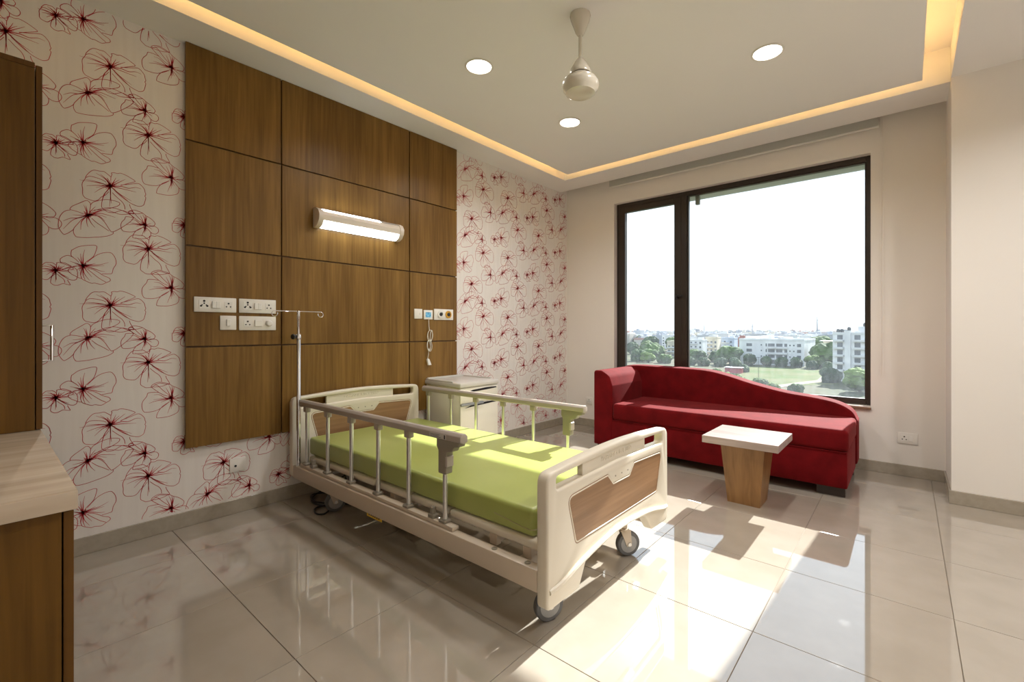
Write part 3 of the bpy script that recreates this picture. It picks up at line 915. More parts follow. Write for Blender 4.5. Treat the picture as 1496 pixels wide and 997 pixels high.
# ---- roller blind, drawn up into the pocket above the window
bl = thing('roller_blind', (1.86, 4.70, 2.82), 'grey roller blind drawn up above the window with a bead chain', 'roller blind')
obj('fabric', one(.622, 3.095, 4.698, 4.701, 2.828, 3.02), M['blind'], bl)
obj('bottom_bar', one(.618, 3.097, 4.692, 4.706, 2.812, 2.830, .005, 2), M['white'], bl, smooth=True)
obj('roller_tube', lathe(nb(), [(.022, 0), (.022, 2.47)], axis_m((.622, 4.69, 3.035), (1, 0, 0)), 20), M['alu'], bl, smooth=True)
ch = nb()
for xx in (3.108, 3.124):
    tube(ch, [(xx, 4.705, 3.03), (xx, 4.712, 1.9), (xx, 4.712, .80)], .0018, 6)
tube(ch, [(3.108 + .008 - .008 * math.cos(PI * k / 6), 4.712, .80 - .012 * math.sin(PI * k / 6)) for k in range(7)], .0018, 6)
obj('bead_chain', ch, M['white'], bl)

# =================================================================== HOSPITAL BED
BX0, BX1 = .055, 2.25
bed = thing('hospital_bed', (1.15, 1.885, 0), 'cream hospital bed with wood-inlaid end boards, raised side rails and casters', 'bed')


def end_board(name, cy, hw, xa, xb, ztop, bottom, face):
    """moulded end board: grab bar with two slots, name web, notched wood inlay and arched foot"""
    z = lambda v: v + (ztop - .640)                     # measured on the foot board, moved to this board's height
    L_, R_ = cy - hw, cy + hw
    s = hw / .553
    Y = lambda v: cy + (v - 1.905) * s
    top = [(Y(1.905 + .553 * math.cos(PI * k / 12) * 0 + (-.46 + .92 * k / 12)), z(.628 + .018 * math.sin(PI * k / 12))) for k in range(13)]
    arch = [(Y(2.13), z(bottom + .118)), (Y(2.02), z(bottom + .129)), (Y(1.905), z(bottom + .133)), (Y(1.79), z(bottom + .129)), (Y(1.68), z(bottom + .118))]
    outline = [(L_, z(bottom), .03), (L_, z(.622), .055)] + top + [(R_, z(.622), .055), (R_ + .006, z(bottom + .085)), (R_, z(bottom), .03),
               (Y(2.265), z(bottom + .008), .02), (Y(2.185), z(bottom + .10), .03)] + arch + [(Y(1.625), z(bottom + .10), .03), (Y(1.588), z(bottom + .035), .012), (Y(1.570), z(bottom + .002), .012)]
    outer = fillet([(p[0], p[1]) + tuple(p[2:]) for p in outline])
    slot = fillet([(Y(1.412), z(.550), .016), (Y(1.412), z(.602), .016), (Y(1.905), z(.619)), (Y(2.398), z(.602), .016), (Y(2.398), z(.550), .016), (Y(1.905), z(.564))])
    inset = fillet([(Y(1.545), z(.305), .02), (Y(1.488), z(.500), .03), (Y(1.800), z(.513), .01), (Y(1.850), z(.463), .01),
                    (Y(2.005), z(.463), .01), (Y(2.055), z(.513), .01), (Y(2.380), z(.500), .03), (Y(2.318), z(.305), .02)])
    t = xb - xa
    m = Matrix.Translation(((xa + xb) / 2, 0, 0)) @ YZ_X
    b = obj(name, plate(outer, [slot[::-1], inset[::-1]], t, .011, m, 3), M['bed_plastic'], bed, smooth=True)
    xm = (xa + xb) / 2
    # recessed web between the two slots, lettered on the side that faces the room
    web = fillet([(Y(1.612), z(.545)), (Y(1.612), z(.613)), (Y(1.905), z(.624)), (Y(2.198), z(.613)), (Y(2.198), z(.545)), (Y(1.905), z(.558))])
    obj('name_web', plate(web, [], t - .026, .002, m, 1), M['bed_plastic'], b)
    xf = xm + (t - .026) / 2
    tm = Matrix.Translation((xf, Y(1.905), z(.592))) @ YZ_X
    obj('lettering', lettering('PARAMOUNT BED', .031, .0022, tm @ Matrix.Scale(1.12, 4, (1, 0, 0))), M['bed_plastic'], b)
    obj('wood_inlay', plate([(cy + (p[0] - cy) * 1.03, z(.41) + (p[1] - z(.41)) * 1.09) for p in inset], [], t - .0015, .0005, m, 1), M['inset_wood'], b, ((xa + xb) / 2, cy, z(.40)))
    rim = nb()
    tube(rim, [(xb - .0030, p[0], p[1]) for p in inset], .0040, 8, closed=True)
    obj('inlay_rim', rim, M['bed_plastic'], b, smooth=True)
    for k in range(3):
        obj('screw_head', lathe(nb(), [(.0045, 0), (.0035, .002), (.0005, .002)], axis_m((xb - .0005, Y(1.868 + .060 * k), z(.496)), (1, 0, 0)), 12), M['clamp'], b)
    rib = nb()
    path = smooth_path([(xb - .002, Y(1.365), z(bottom + .072)), (xb + .004, Y(1.44), z(bottom + .080)), (xb + .006, Y(1.56), z(bottom + .110)), (xb + .006, Y(1.73), z(bottom + .136)),
                        (xb + .006, Y(1.905), z(bottom + .148)), (xb + .006, Y(2.08), z(bottom + .140)), (xb + .006, Y(2.25), z(bottom + .118)), (xb + .004, Y(2.38), z(bottom + .088)), (xb - .002, Y(2.445), z(bottom + .078))], 4)
    tube(rib, path, .011, 8)
    obj('arch_rib', rib, M['bed_plastic'], b, smooth=True)
    return b


foot = end_board('footboard', 1.905, .553, 2.196, 2.250, .640, .108, 1)
head = end_board('headboard', 1.868, .520, .055, .102, .722, .085, 1)

# ---- side beams and the rest of the under-frame
for y0, y1 in ((1.352, 1.400), (2.370, 2.418)):
    sb = obj('side_beam', one(.102, 2.200, y0, y1, .165, .252, .006, 2), M['bed_steel'], bed, smooth=True)
    for xx in (1.955, 2.135):
        hl = lathe(nb(), [(.013, 0), (.013, .002), (.009, .002), (.009, .0005), (.0005, .0005)], at(xx, (y0 + y1) / 2, .252), 20)
        obj('post_socket', hl, M['clamp'], sb)
obj('cross_beam', one(.12, .165, 1.40, 2.37, .18, .245, .004, 1), M['bed_steel'], bed)
obj('cross_beam', one(2.05, 2.095, 1.40, 2.37, .18, .235, .004, 1), M['bed_steel'], bed)
obj('cross_beam', one(1.10, 1.15, 1.40, 2.37, .18, .235, .004, 1), M['bed_steel'], bed)
for yy in (1.62, 2.15):
    obj('inner_beam', one(.165, 2.09, yy - .02, yy + .02, .185, .235, .004, 1), M['bed_steel'], bed)
mb = nb(); box(mb, .62, .86, 1.78, 1.90, .11, .20, .01, 2); tube(mb, [(.86, 1.84, .155), (1.12, 1.84, .19)], .022, 12)
obj('lift_motor', mb, M['clamp'], bed, smooth=True)
mb = nb(); box(mb, 1.42, 1.62, 1.74, 1.86, .12, .20, .01, 2); tube(mb, [(1.42, 1.80, .16), (1.15, 1.80, .20)], .020, 12)
obj('lift_motor', mb, M['clamp'], bed, smooth=True)
for yy in (1.46, 2.31):
    obj('base_tube', tube(nb(), [(.40, yy, .135), (2.17, yy, .135)], .016, 10), M['bed_steel'], bed, smooth=True)

# ---- mattress platform sections
for x0, x1 in ((.20, .98), (.995, 1.30), (1.315, 1.60), (1.62, 2.155)):
    o = obj('platform_section', one(x0, x1, 1.418, 2.352, .282, .318, .012, 3), M['bed_plastic'], bed, smooth=True)
for xx in (.40, 1.15, 1.90, 2.09):
    br = nb()
    for yy in (1.44, 2.33):
        box(br, xx - .022, xx + .022, yy - .015, yy + .015, .235, .284, .003, 1)
    box(br, xx - .014, xx + .014, 1.44, 2.33, .24, .262, .003, 1)
    obj('platform_support', br, M['bed_steel'], bed)

# ---- casters
def caster(x, y, ang):
    dx, dy = math.cos(ang), math.sin(ang)
    ax = Vector((-dy, dx, 0))
    wc = Vector((x, y, .0635))
    st = nb()
    lathe(st, [(.018, .125), (.018, .18)], at(x - dx * .02, y - dy * .02, 0), 14)
    for s in (-1, 1):
        p = wc + ax * .021 * s
        q = Vector((x - dx * .02, y - dy * .02, .135)) + ax * .016 * s
        fwd = Vector((dx, dy, 0))
        t_ = bmesh.new()
        cs = [q + fwd * .030, q - fwd * .026, p - fwd * .013 - Vector((0, 0, .010)), p + fwd * .013 - Vector((0, 0, .010))]
        v0 = [t_.verts.new(c - ax * .002) for c in cs]; v1 = [t_.verts.new(c + ax * .002) for c in cs]
        t_.faces.new(v0); t_.faces.new(v1[::-1])
        for k in range(4): t_.faces.new((v0[k], v0[(k + 1) % 4], v1[(k + 1) % 4], v1[k]))
        merge(st, t_)
    lathe(st, [(.024, .128), (.026, .142)], at(x - dx * .02, y - dy * .02, 0), 16)
    k = obj('caster', st, M['bed_steel'], bed, (x, y, .0635), smooth=True)
    tp = [(.040, -.015), (.058, -.0155), (.0625, -.011), (.0635, 0), (.0625, .011), (.058, .0155), (.040, .015)]
    obj('tyre', lathe(nb(), tp, axis_m(wc, ax), 36), M['tyre'], k, smooth=True)
    obj('wheel_disc', lathe(nb(), [(.044, -.0165), (.046, 0), (.044, .0165)], axis_m(wc, ax), 28), M['hub'], k, smooth=True)
    obj('axle_bolt', lathe(nb(), [(.009, -.027), (.009, .027)], axis_m(wc, ax), 14), M['alu'], k, smooth=True)
caster(2.170, 1.464, 1.15); caster(2.165, 2.150, .95); caster(.46, 1.465, 1.3); caster(.46, 2.26, 1.0)

# ---- mattress
mt = obj('mattress', one(.165, 2.118, 1.432, 2.338, .320, .437, .020, 4), M['vinyl'], bed, smooth=True)
zp = nb()
pathz = [(1.90, 1.4318, .372), (2.06, 1.4312, .354)] + [(2.098 + .0205 * math.sin(a), 1.452 - .0205 * math.cos(a), .352) for a in [PI / 2 * k / 6 for k in range(7)]] + [(2.1188, 1.6, .354), (2.1188, 2.3, .354)]
tube(zp, pathz, .0022, 6)
obj('zip', zp, M['zip'], mt, smooth=True)

# ---- side rails
POSTS = [.240, .520, .800, 1.078, 1.352, 1.632]
def side_rail(y, out):
    """out = -1 for the near side, +1 for the far side"""
    r = obj('side_rail', one(.180, 1.705, y - .020, y + .020, .252, .272, .004, 2), M['bed_steel'], bed, (1.0, y, .252), smooth=True)
    gp = fillet([(y - .023, .660, .008), (y - .023, .686, .010), (y - .010, .698, .008), (y + .010, .698, .008), (y + .023, .686, .010), (y + .023, .660, .008), (y, .652)])
    g = obj('handrail', plate(gp, [], 1.585, .004, Matrix.Translation((.9675, 0, 0)) @ YZ_X, 2), M['rail_grip'], r, smooth=True)
    for k, px in enumerate(POSTS):
        po = obj('post', tube(nb(), [(px, y, .275), (px, y, .655)], .0115, 14), M['alu'], r, smooth=True)
        if k < 5:
            obj('post_cap', one(px - .021, px + .021, y - .017, y + .017, .622, .660, .006, 2), M['rail_grip'], r, smooth=True)
        obj('post_hinge', one(px - .026, px + .020, y - .022, y + .022, .272, .288, .004, 1), M['clamp'], r)
    # latch housing at the foot end
    hp = fillet([(1.592, .660, .004), (1.592, .622, .004), (1.604, .606, .004), (1.604, .500, .008), (1.660, .500, .012), (1.664, .604, .006), (1.700, .612, .010), (1.716, .634, .006), (1.748, .640, .008), (1.748, .660, .004)])
    obj('latch_housing', plate(hp, [], .040, .004, Matrix.Translation((0, y, 0)) @ XZ_Y, 2), M['clamp'], r, smooth=True)
    obj('latch_button', one(1.652, 1.668, y - .021, y + .021, .535, .585, .003, 1), M['rail_grip'], r)
    fy = y + out * .0235
    obj('instruction_label', one(1.545, 1.665, min(fy, fy - out * .002), max(fy, fy - out * .002), .662, .684), M['paper'], r)
    lb = nb()
    box(lb, 1.650, 1.658, min(fy, fy + out * .0006), max(fy, fy + out * .0006), .664, .682)
    for q in range(3):
        box(lb, 1.552, 1.552 + (.075, .060, .068)[q], min(fy, fy + out * .0006), max(fy, fy + out * .0006), .6665 + q * .0055, .6680 + q * .0055)
    obj('label_print', lb, M['black'], r)
    for xx in (.335, 1.545):
        st = nb()
        box(st, xx - .022, xx + .022, y - .018, y + .016, .272, .292, .004, 1)
        box(st, xx - .010, xx + .012, y - .014, y + .010, .290, .325, .005, 2)
        obj('rail_catch', st, M['clamp'], r)
    for xx in (.290, 1.585, 1.600):
        obj('rail_bolt', lathe(nb(), [(.008, 0), (.008, .008), (.004, .011)], at(xx, y, .272), 10), M['alu'], r)
    return r
side_rail(1.385, -1)
side_rail(2.385, 1)
yl = nb(); box(yl, .985, 1.130, 1.372, 1.374, .138, .166)
ys_ = obj('warning_sticker', yl, M['yellow'], bed)
yt = nb()
for q in range(6): box(yt, 1.005 + q * .019, 1.015 + q * .019, 1.3712, 1.3720, .146, .160 - .004 * (q % 2))
obj('sticker_print', yt, M['black'], ys_)

# =================================================================== DRIP STAND on the bed corner
iv = thing('drip_stand', (.15, 1.369, .253), 'chrome drip pole with two hooks standing in the bed corner', 'drip stand')
obj('lower_pole', lathe(nb(), [(.0135, .253), (.0135, 1.118), (.011, 1.124)], at(.15, 1.369, 0), 18), M['chrome'], iv, smooth=True)
obj('upper_pole', lathe(nb(), [(.0085, 1.110), (.0085, 1.235), (.0105, 1.240), (.0105, 1.288), (.006, 1.292)], at(.15, 1.369, 0), 16), M['chrome'], iv, smooth=True)
hk = nb()
cross = [(.15, 1.369 + s, 1.288) for s in (-.150, 0, .150)]
def hook(s):
    return [(.15, 1.369 + s * (.150 + .018 * math.sin(a)), 1.270 + .018 * math.cos(a)) for a in [k * PI * 1.62 / 12 for k in range(13)]]
tube(hk, hook(-1)[::-1] + cross[1:2] + hook(1), .0028, 8)
obj('hook_bar', hk, M['chrome'], iv, smooth=True)
kb = nb()
lathe(kb, [(.005, 0), (.005, .016), (.017, .018), (.019, .024), (.017, .032), (.004, .034)], axis_m((.15, 1.356, 1.118), (.35, -1, 0)), 18)
obj('clamp_knob', kb, M['black'], iv, smooth=True)
obj('clamp_collar', lathe(nb(), [(.016, 1.100), (.017, 1.104), (.017, 1.132), (.015, 1.136)], at(.15, 1.369, 0), 18), M['chrome'], iv, smooth=True)

# ---- mains lead coiled on the floor under the bed head
cb = nb()
coil = smooth_path([(.16, 1.80, .16), (.12, 1.62, .06), (.10, 1.50, .006), (.22, 1.43, .006), (.34, 1.47, .006), (.30, 1.58, .007), (.14, 1.57, .014), (.10, 1.48, .016), (.24, 1.44, .016), (.36, 1.49, .010),
                    (.46, 1.40, .006), (.42, 1.36, .006), (.33, 1.40, .006), (.36, 1.50, .012), (.44, 1.60, .006), (.30, 1.72, .006), (.12, 1.74, .03), (.055, 1.74, .12)], 8)
tube(cb, coil, .0055, 8)
single('power_cable', cb, M['black'], 'black power cable coiled on the floor under the bed head', 'cable', (.25, 1.5, 0), smooth=True)

# =================================================================== BEDSIDE CABINET
bc = thing('bedside_cabinet', (.28, 2.73, 0), 'ivory bedside cabinet with one drawer and a pale tray top', 'bedside cabinet')
q0, q1, d0, d1 = 2.505, 2.955, .045, .492
obj('carcass', one(d0, d1 - .012, q0 + .006, q1 - .006, .055, .690, .006, 2), M['cabinet_white'], bc, smooth=True)
tp = nb()
box(tp, d0 - .01, d1 + .008, q0 - .004, q1 + .004, .690, .728, .010, 3)
o = obj('tray_top', tp, M['cabinet_top'], bc, smooth=True)
lip = nb()
box(lip, d0 - .01, d0 + .012, q0 + .02, q1 - .02, .726, .745, .004, 2)
box(lip, d0, d1 - .09, q0 - .002, q0 + .012, .726, .738, .004, 2)
box(lip, d0, d1 - .09, q1 - .012, q1 + .002, .726, .738, .004, 2)
obj('tray_lip', lip, M['cabinet_top'], o, smooth=True)
dr = obj('drawer_front', one(d1 - .016, d1, q0 + .004, q1 - .004, .558, .682, .004, 2), M['cabinet_white'], bc, smooth=True)
sw = fillet([(q0 + .05, .640), (q0 + .14, .663), (q1 - .14, .671), (q1 - .03, .668), (q1 - .02, .658), (q1 - .12, .653), (q0 + .14, .646)])
obj('finger_slot', plate(sw, [], .003, .0008, Matrix.Translation((d1, 0, 0)) @ YZ_X, 1), M['black'], dr)
gp = nb(); box(gp, d1 - .01, d1 + .014, q0 + .004, q1 - .19, .537, .557, .006, 2)
obj('door_pull', gp, M['handle_grey'], bc, smooth=True)
dw = obj('door', one(d1 - .016, d1, q0 + .004, q1 - .004, .075, .552, .004, 2), M['cabinet_white'], bc, smooth=True)
obj('finger_slot', plate([(a, b - .122) for a, b in sw], [], .003, .0008, Matrix.Translation((d1, 0, 0)) @ YZ_X, 1), M['black'], dw)
for xx in (d0 + .05, d1 - .07):
    for yy in (q0 + .06, q1 - .06):
        cs = nb(); lathe(cs, [(.024, -.010), (.025, 0), (.024, .010)], axis_m((xx, yy, .025), (0, 1, 0)), 18); box(cs, xx - .012, xx + .012, yy - .014, yy + .014, .03, .058, .003, 1)
        obj('caster', cs, M['tyre'], bc, smooth=True)

# =================================================================== RED CHAISE SOFA
so = thing('chaise_sofa', (1.96, 4.22, 0), 'red velvet chaise sofa with one arm and a sloping curved back', 'sofa')
S0, S1, SF, SB = .958, 2.972, 3.800, 4.62
arm = fillet([(S0, .07, .015), (S0, .777, .03), (S0 + .085, .777, .045), (S0 + .165, .730, .07), (S0 + .196, .640, .05), (S0 + .198, .50), (S0 + .198, .07, .015)], 8)
obj('arm', plate(arm, [], SB - SF - .10, .016, Matrix.Translation((0, (SF + SB - .10) / 2, 0)) @ XZ_Y, 4), M['red_velvet'], so, smooth=True)
bt = [(S0, .10, .02), (S0, .785, .03)] + [(p.x, p.y) for p in smooth_path([Vector((1.10, .793)), Vector((1.49, .788)), Vector((1.80, .778)), Vector((1.99, .743)), Vector((2.22, .680)), Vector((2.47, .628)), Vector((2.70, .602)), Vector((2.845, .572)), Vector((2.935, .520)), Vector((2.974, .445))], 5)] + [(2.974, .10, .02)]
obj('backrest', plate(fillet(bt), [], .19, .022, Matrix.Translation((0, SB - .095, 0)) @ XZ_Y, 4), M['red_velvet'], so, smooth=True)
ss = nb(); box(ss, S0 + .196, S1 - .004, SF, SB - .17, .318, .474, .034, 5)
seat = obj('seat', ss, M['red_velvet'], so, smooth=True)
obj('base', one(S0 + .19, S1 - .012, SF + .008, SB - .15, .068, .320, .012, 3), M['red_velvet'], so, smooth=True)
pp = nb(); tube(pp, [(S0 + .20, SF + .006, .319), (S1 - .012, SF + .006, .319)], .0035, 6)
obj('piping', pp, M['red_velvet'], seat, smooth=True)
for x0, x1, y0 in ((2.775, 2.945, SF + .05), (S0 + .015, S0 + .165, SF + .05), (2.775, 2.945, SB - .13), (S0 + .015, S0 + .165, SB - .13)):
    obj('leg', one(x0, x1, y0, y0 + .07, 0, .072, .002, 1), M['foot'], so)

# =================================================================== SIDE TABLE
tb = thing('side_table', (2.438, 3.363, 0), 'square wooden side table with a pale top and tapered pedestal', 'table')
obj('pedestal', frustum(nb(), (2.438, 3.363), .200, .200, 0, (2.438, 3.363), .272, .272, .405), M['table_wood'], tb)
obj('table_top', one(2.209, 2.669, 3.138, 3.588, .405, .452, .0015, 1), M['table_top'], tb)

# =================================================================== CABINETS BY THE CAMERA
cu = thing('base_cabinet', (1.2, -.16, 0), 'low brown wood cabinet under the marble counter', 'cabinet')
FX = .1385
obj('carcass', one(.02, 1.782, NY + .005, FX - .024, .02, .757), M['cab_edge'], cu)
obj('side_panel', one(1.782, 1.800, NY + .005, FX - .020, .02, .750, .001, 1), M['cab_wood'], cu, (1.79, -.16, .4))
for k in range(3):
    x0 = .02 + k * .5945
    dd = obj('door', one(x0, x0 + .5905, FX - .017, FX, .04, .748, .001, 1), M['cab_edge'], cu, (x0 + .3, FX, .4))
    hb = nb(); tube(hb, [(x0 + .05, FX, .52), (x0 + .05, FX + .028, .52), (x0 + .05, FX + .028, .66), (x0 + .05, FX, .66)], .005, 8)
    obj('handle', hb, M['chrome'], dd, smooth=True)
single('marble_counter', one(.006, 1.832, NY + .002, FX + .004, .757, .800, .003, 2), M['marble'], 'polished beige marble counter slab on the low cabinet', 'counter', (.9, -.16, .757), smooth=True)

UX, UF = .860, .145
wc = thing('upper_cabinet', (.44, -.16, .80), 'tall brown wood cabinet standing on the marble counter', 'cabinet')
obj('carcass', one(.02, UX - .018, NY + .005, UF - .022, .801, 2.10), M['cab_edge'], wc)
obj('side_panel', one(UX - .018, UX, NY + .005, UF - .019, .801, 2.108, .001, 1), M['cab_wood'], wc, (UX, -.15, 1.4))
obj('cornice', one(.02, UX + .002, NY + .005, UF - .019, 2.108, 2.128, .001, 1), M['cab_edge'], wc)
for k in range(2):
    x0 = .02 + k * .420
    dd = obj('door', one(x0, x0 + .418, UF - .016, UF, .803, 2.122, .001, 1), M['cab_edge'], wc, (x0 + .2, UF, 1.4))
    hb = nb(); hx = x0 + (.395 if k else .03)
    tube(hb, [(hx, UF, 1.050), (hx, UF + .026, 1.050), (hx, UF + .026, 1.180), (hx, UF, 1.180)], .005, 8)
    obj('handle', hb, M['chrome'], dd, smooth=True)

# =================================================================== THE TOWN OUTSIDE (the room is on an upper floor, ground about 20 m below the eye)
GZ = -19.0
rnd = random.Random(11)
M['ground'] = noisy(mat('dry_scrub_ground', (.22, .20, .13), .9, spec=.1), (.035, .05, .016), (.10, .085, .05), (.035, .035, .035), 8, use_random=False)
M['lawn'] = noisy(mat('pale_lawn', (.25, .27, .12), .9, spec=.05), (.062, .095, .022), (.11, .112, .048), (.06, .06, .06), 6, use_random=False)
M['path'] = noisy(mat('dirt_track', (.52, .44, .34), .9, spec=.1), (.19, .155, .115), (.24, .21, .16), (.1, .1, .1), 5, use_random=False)
M['leaf_a'] = noisy(mat('tree_leaves_mid', (.07, .13, .035), .8, spec=.15), (.016, .040, .006), (.065, .125, .018), (.55, .55, .55), 6)
M['leaf_b'] = noisy(mat('tree_leaves_dark', (.05, .09, .04), .8, spec=.15), (.011, .028, .010), (.038, .076, .022), (.55, .55, .55), 6)
M['leaf_c'] = noisy(mat('tree_leaves_light', (.14, .20, .06), .8, spec=.15), (.035, .07, .010), (.12, .18, .030), (.55, .55, .55), 6)
M['bark'] = mat('tree_bark', (.10, .075, .05), .9)
M['b_white'] = noisy(mat('white_render', (.66, .66, .66), .8), (.58, .58, .59), (.72, .72, .71), (.15, .15, .15), 5)
M['b_cream'] = noisy(mat('cream_render', (.56, .50, .38), .8), (.48, .42, .31), (.62, .56, .44), (.2, .2, .2), 5)
M['b_grey'] = noisy(mat('grey_render', (.40, .41, .43), .8), (.32, .33, .36), (.48, .48, .49), (.2, .2, .2), 5)
M['b_blue'] = noisy(mat('blue_render', (.38, .44, .55), .8), (.32, .38, .49), (.44, .50, .60), (.2, .2, .2), 5)
M['b_brick'] = noisy(mat('red_brick_wall', (.30, .13, .10), .85), (.25, .105, .08), (.35, .16, .12), (.8, .8, 3), 4)
M['b_glass'] = mat('dark_window_glass', (.07, .085, .10), .15, spec=.6)
M['b_slab'] = mat('pale_concrete', (.58, .58, .58), .8)
M['tank'] = mat('black_water_tank', (.04, .045, .05), .5)
M['b_red'] = mat('red_painted_sheet', (.36, .07, .08), .6)

tag(obj('ground', one(-4500, 4500, 6.5, 9000, GZ - 1, GZ), M['ground']), kind='structure')
lw = nb()
vs = [lw.verts.new((x, y, GZ + .05)) for x, y in ((-66, 236), (-49, 196), (-31, 186), (-16, 205), (-20, 232), (-26, 278), (-64, 272))]
lw.faces.new(vs)
tag(obj('lawn', lw, M['lawn']), kind='structure')
pt = nb()
pv = [(-34, 176), (-27, 200), (-22, 216), (-23, 240), (-24, 262)]
prev = None
for x, y in pv:
    a, b = pt.verts.new((x - 2.2, y, GZ + .12)), pt.verts.new((x + 2.2, y, GZ + .12))
    if prev: pt.faces.new((prev[0], prev[1], b, a))
    prev = (a, b)
tag(obj('dirt_track', pt, M['path']), kind='structure')


def win_mesh(w, h, name='window'):
    return finish(one(-w / 2, w / 2, -.06, .06, 0, h), name, M['b_glass'])


def building(name, loc, rz, w, d, h, body, label, rows, parapet=.8, group=None, side_rows=(), cat='building'):
    """local frame: front wall on y = 0 facing -y, x from 0 to w; rows: (z, window height, [(x, width), ...])"""
    t = thing(name, loc, label, cat, group, rz=rz)
    b = nb()
    box(b, 0, w, 0, d, 0, h)
    link('walls', finish(b, 'walls', body), t, local=True).location = (0, 0, 0)
    p = nb()
    box(p, -.15, w + .15, -.15, .15, h, h + parapet); box(p, -.15, w + .15, d - .15, d + .15, h, h + parapet)
    box(p, -.15, .15, .15, d - .15, h, h + parapet); box(p, w - .15, w + .15, .15, d - .15, h, h + parapet)
    link('parapet', finish(p, 'parapet', body), t, local=True).location = (0, 0, 0)
    cache = {}
    for z, wh, cols in rows:
        for x, ww in cols:
            key = (round(ww, 2), round(wh, 2))
            if key not in cache: cache[key] = win_mesh(ww, wh)
            o = link('window', cache[key], t, local=True); o.location = (x, -.02, z)
    for z, wh, cols in side_rows:
        for y, ww in cols:
            key = (round(ww, 2), round(wh, 2))
            if key not in cache: cache[key] = win_mesh(ww, wh)
            o = link('window', cache[key], t, local=True); o.location = (w + .02, y, z); o.rotation_euler = (0, 0, PI / 2)
    return t


def piece(t, name, m, *boxes):
    b = nb()
    for a in boxes: box(b, *a)
    o = link(name, finish(b, name, m), t, local=True)
    o.location = (0, 0, 0)
    return o


# ---- long white block across the lawn
fl_h = 3.25
rows = []
for k in range(4):
    z = 1.0 + fl_h * k
    rows.append((z, 1.7, [(5.5, 3.0), (14.6, .7), (17.2, 3.4), (21.3, 3.1), (24.5, 1.4), (31.0, 1.9)]))
    rows.append((z + .4, .8, [(12.0, .7), (26.6, .7), (28.5, .7)]))
t = building('apartment_block', (-73.5, 292, GZ), 0, 33.5, 40, 14.2, M['b_white'], 'long white flat-roofed block of four floors across the lawn', rows, .9)
piece(t, 'balcony_rail', M['b_slab'], *[(19.5 - 4.2, 25.4, -1.2, -.05, 2.6 + fl_h * k - 2.7, 2.6 + fl_h * k - 1.75) for k in range(1, 4)])
piece(t, 'stair_head', M['b_white'], (10, 15.5, 8, 16, 14.2, 16.8), (19, 25.5, 8, 15, 14.2, 16.2), (1, 7, 10, 18, 14.2, 16.4))
piece(t, 'roof_canopy', M['b_slab'], (16, 22, 3, 8, 16.3, 16.6), (16.2, 16.5, 3.2, 3.5, 14.2, 16.3), (21.5, 21.8, 3.2, 3.5, 14.2, 16.3))

# ---- tower block at the right of the view
rows = []
for k in range(6):
    z = 1.6 + 2.95 * k
    rows.append((z, 1.9, [(2.6, 1.9), (8.6, 2.0), (12.8, 1.0)]))
    rows.append((z + .5, 1.2, [(5.3, 1.1)]))
dx, dy = 10.4, -12.1
ang = math.atan2(dy, dx) * .35
t = building('tower_block', (-19.4, 219.0, GZ), ang, 15.5, 14, 18.6, M['b_white'], 'grey white tower block with balconies and roof tanks, right side of the view', rows, .7)
piece(t, 'balcony', M['b_slab'], *[(.6, 4.0, -1.2, 0, .95 + 2.95 * k, 1.7 + 2.95 * k) for k in range(1, 6)], *[(7.4, 13.6, -1.2, 0, .95 + 2.95 * k, 1.7 + 2.95 * k) for k in range(1, 6)])
piece(t, 'stair_tower', M['b_white'], (4.4, 6.4, -.5, 3, 0, 20.0), (8.0, 13.5, 2, 8, 18.6, 21.6))
tk = nb()
for x, y, z in ((1.2, 2, 19.3), (2.6, 2, 19.3), (5.4, 1, 20.0), (9.6, 4, 21.6), (11.4, 4, 21.6)):
    lathe(tk, [(.62, 0), (.65, .6), (.6, 1.15), (.25, 1.4)], at(x, y, z), 14)
o = link('water_tank', finish(tk, 'water_tank', M['tank']), t, local=True); o.location = (0, 0, 0)

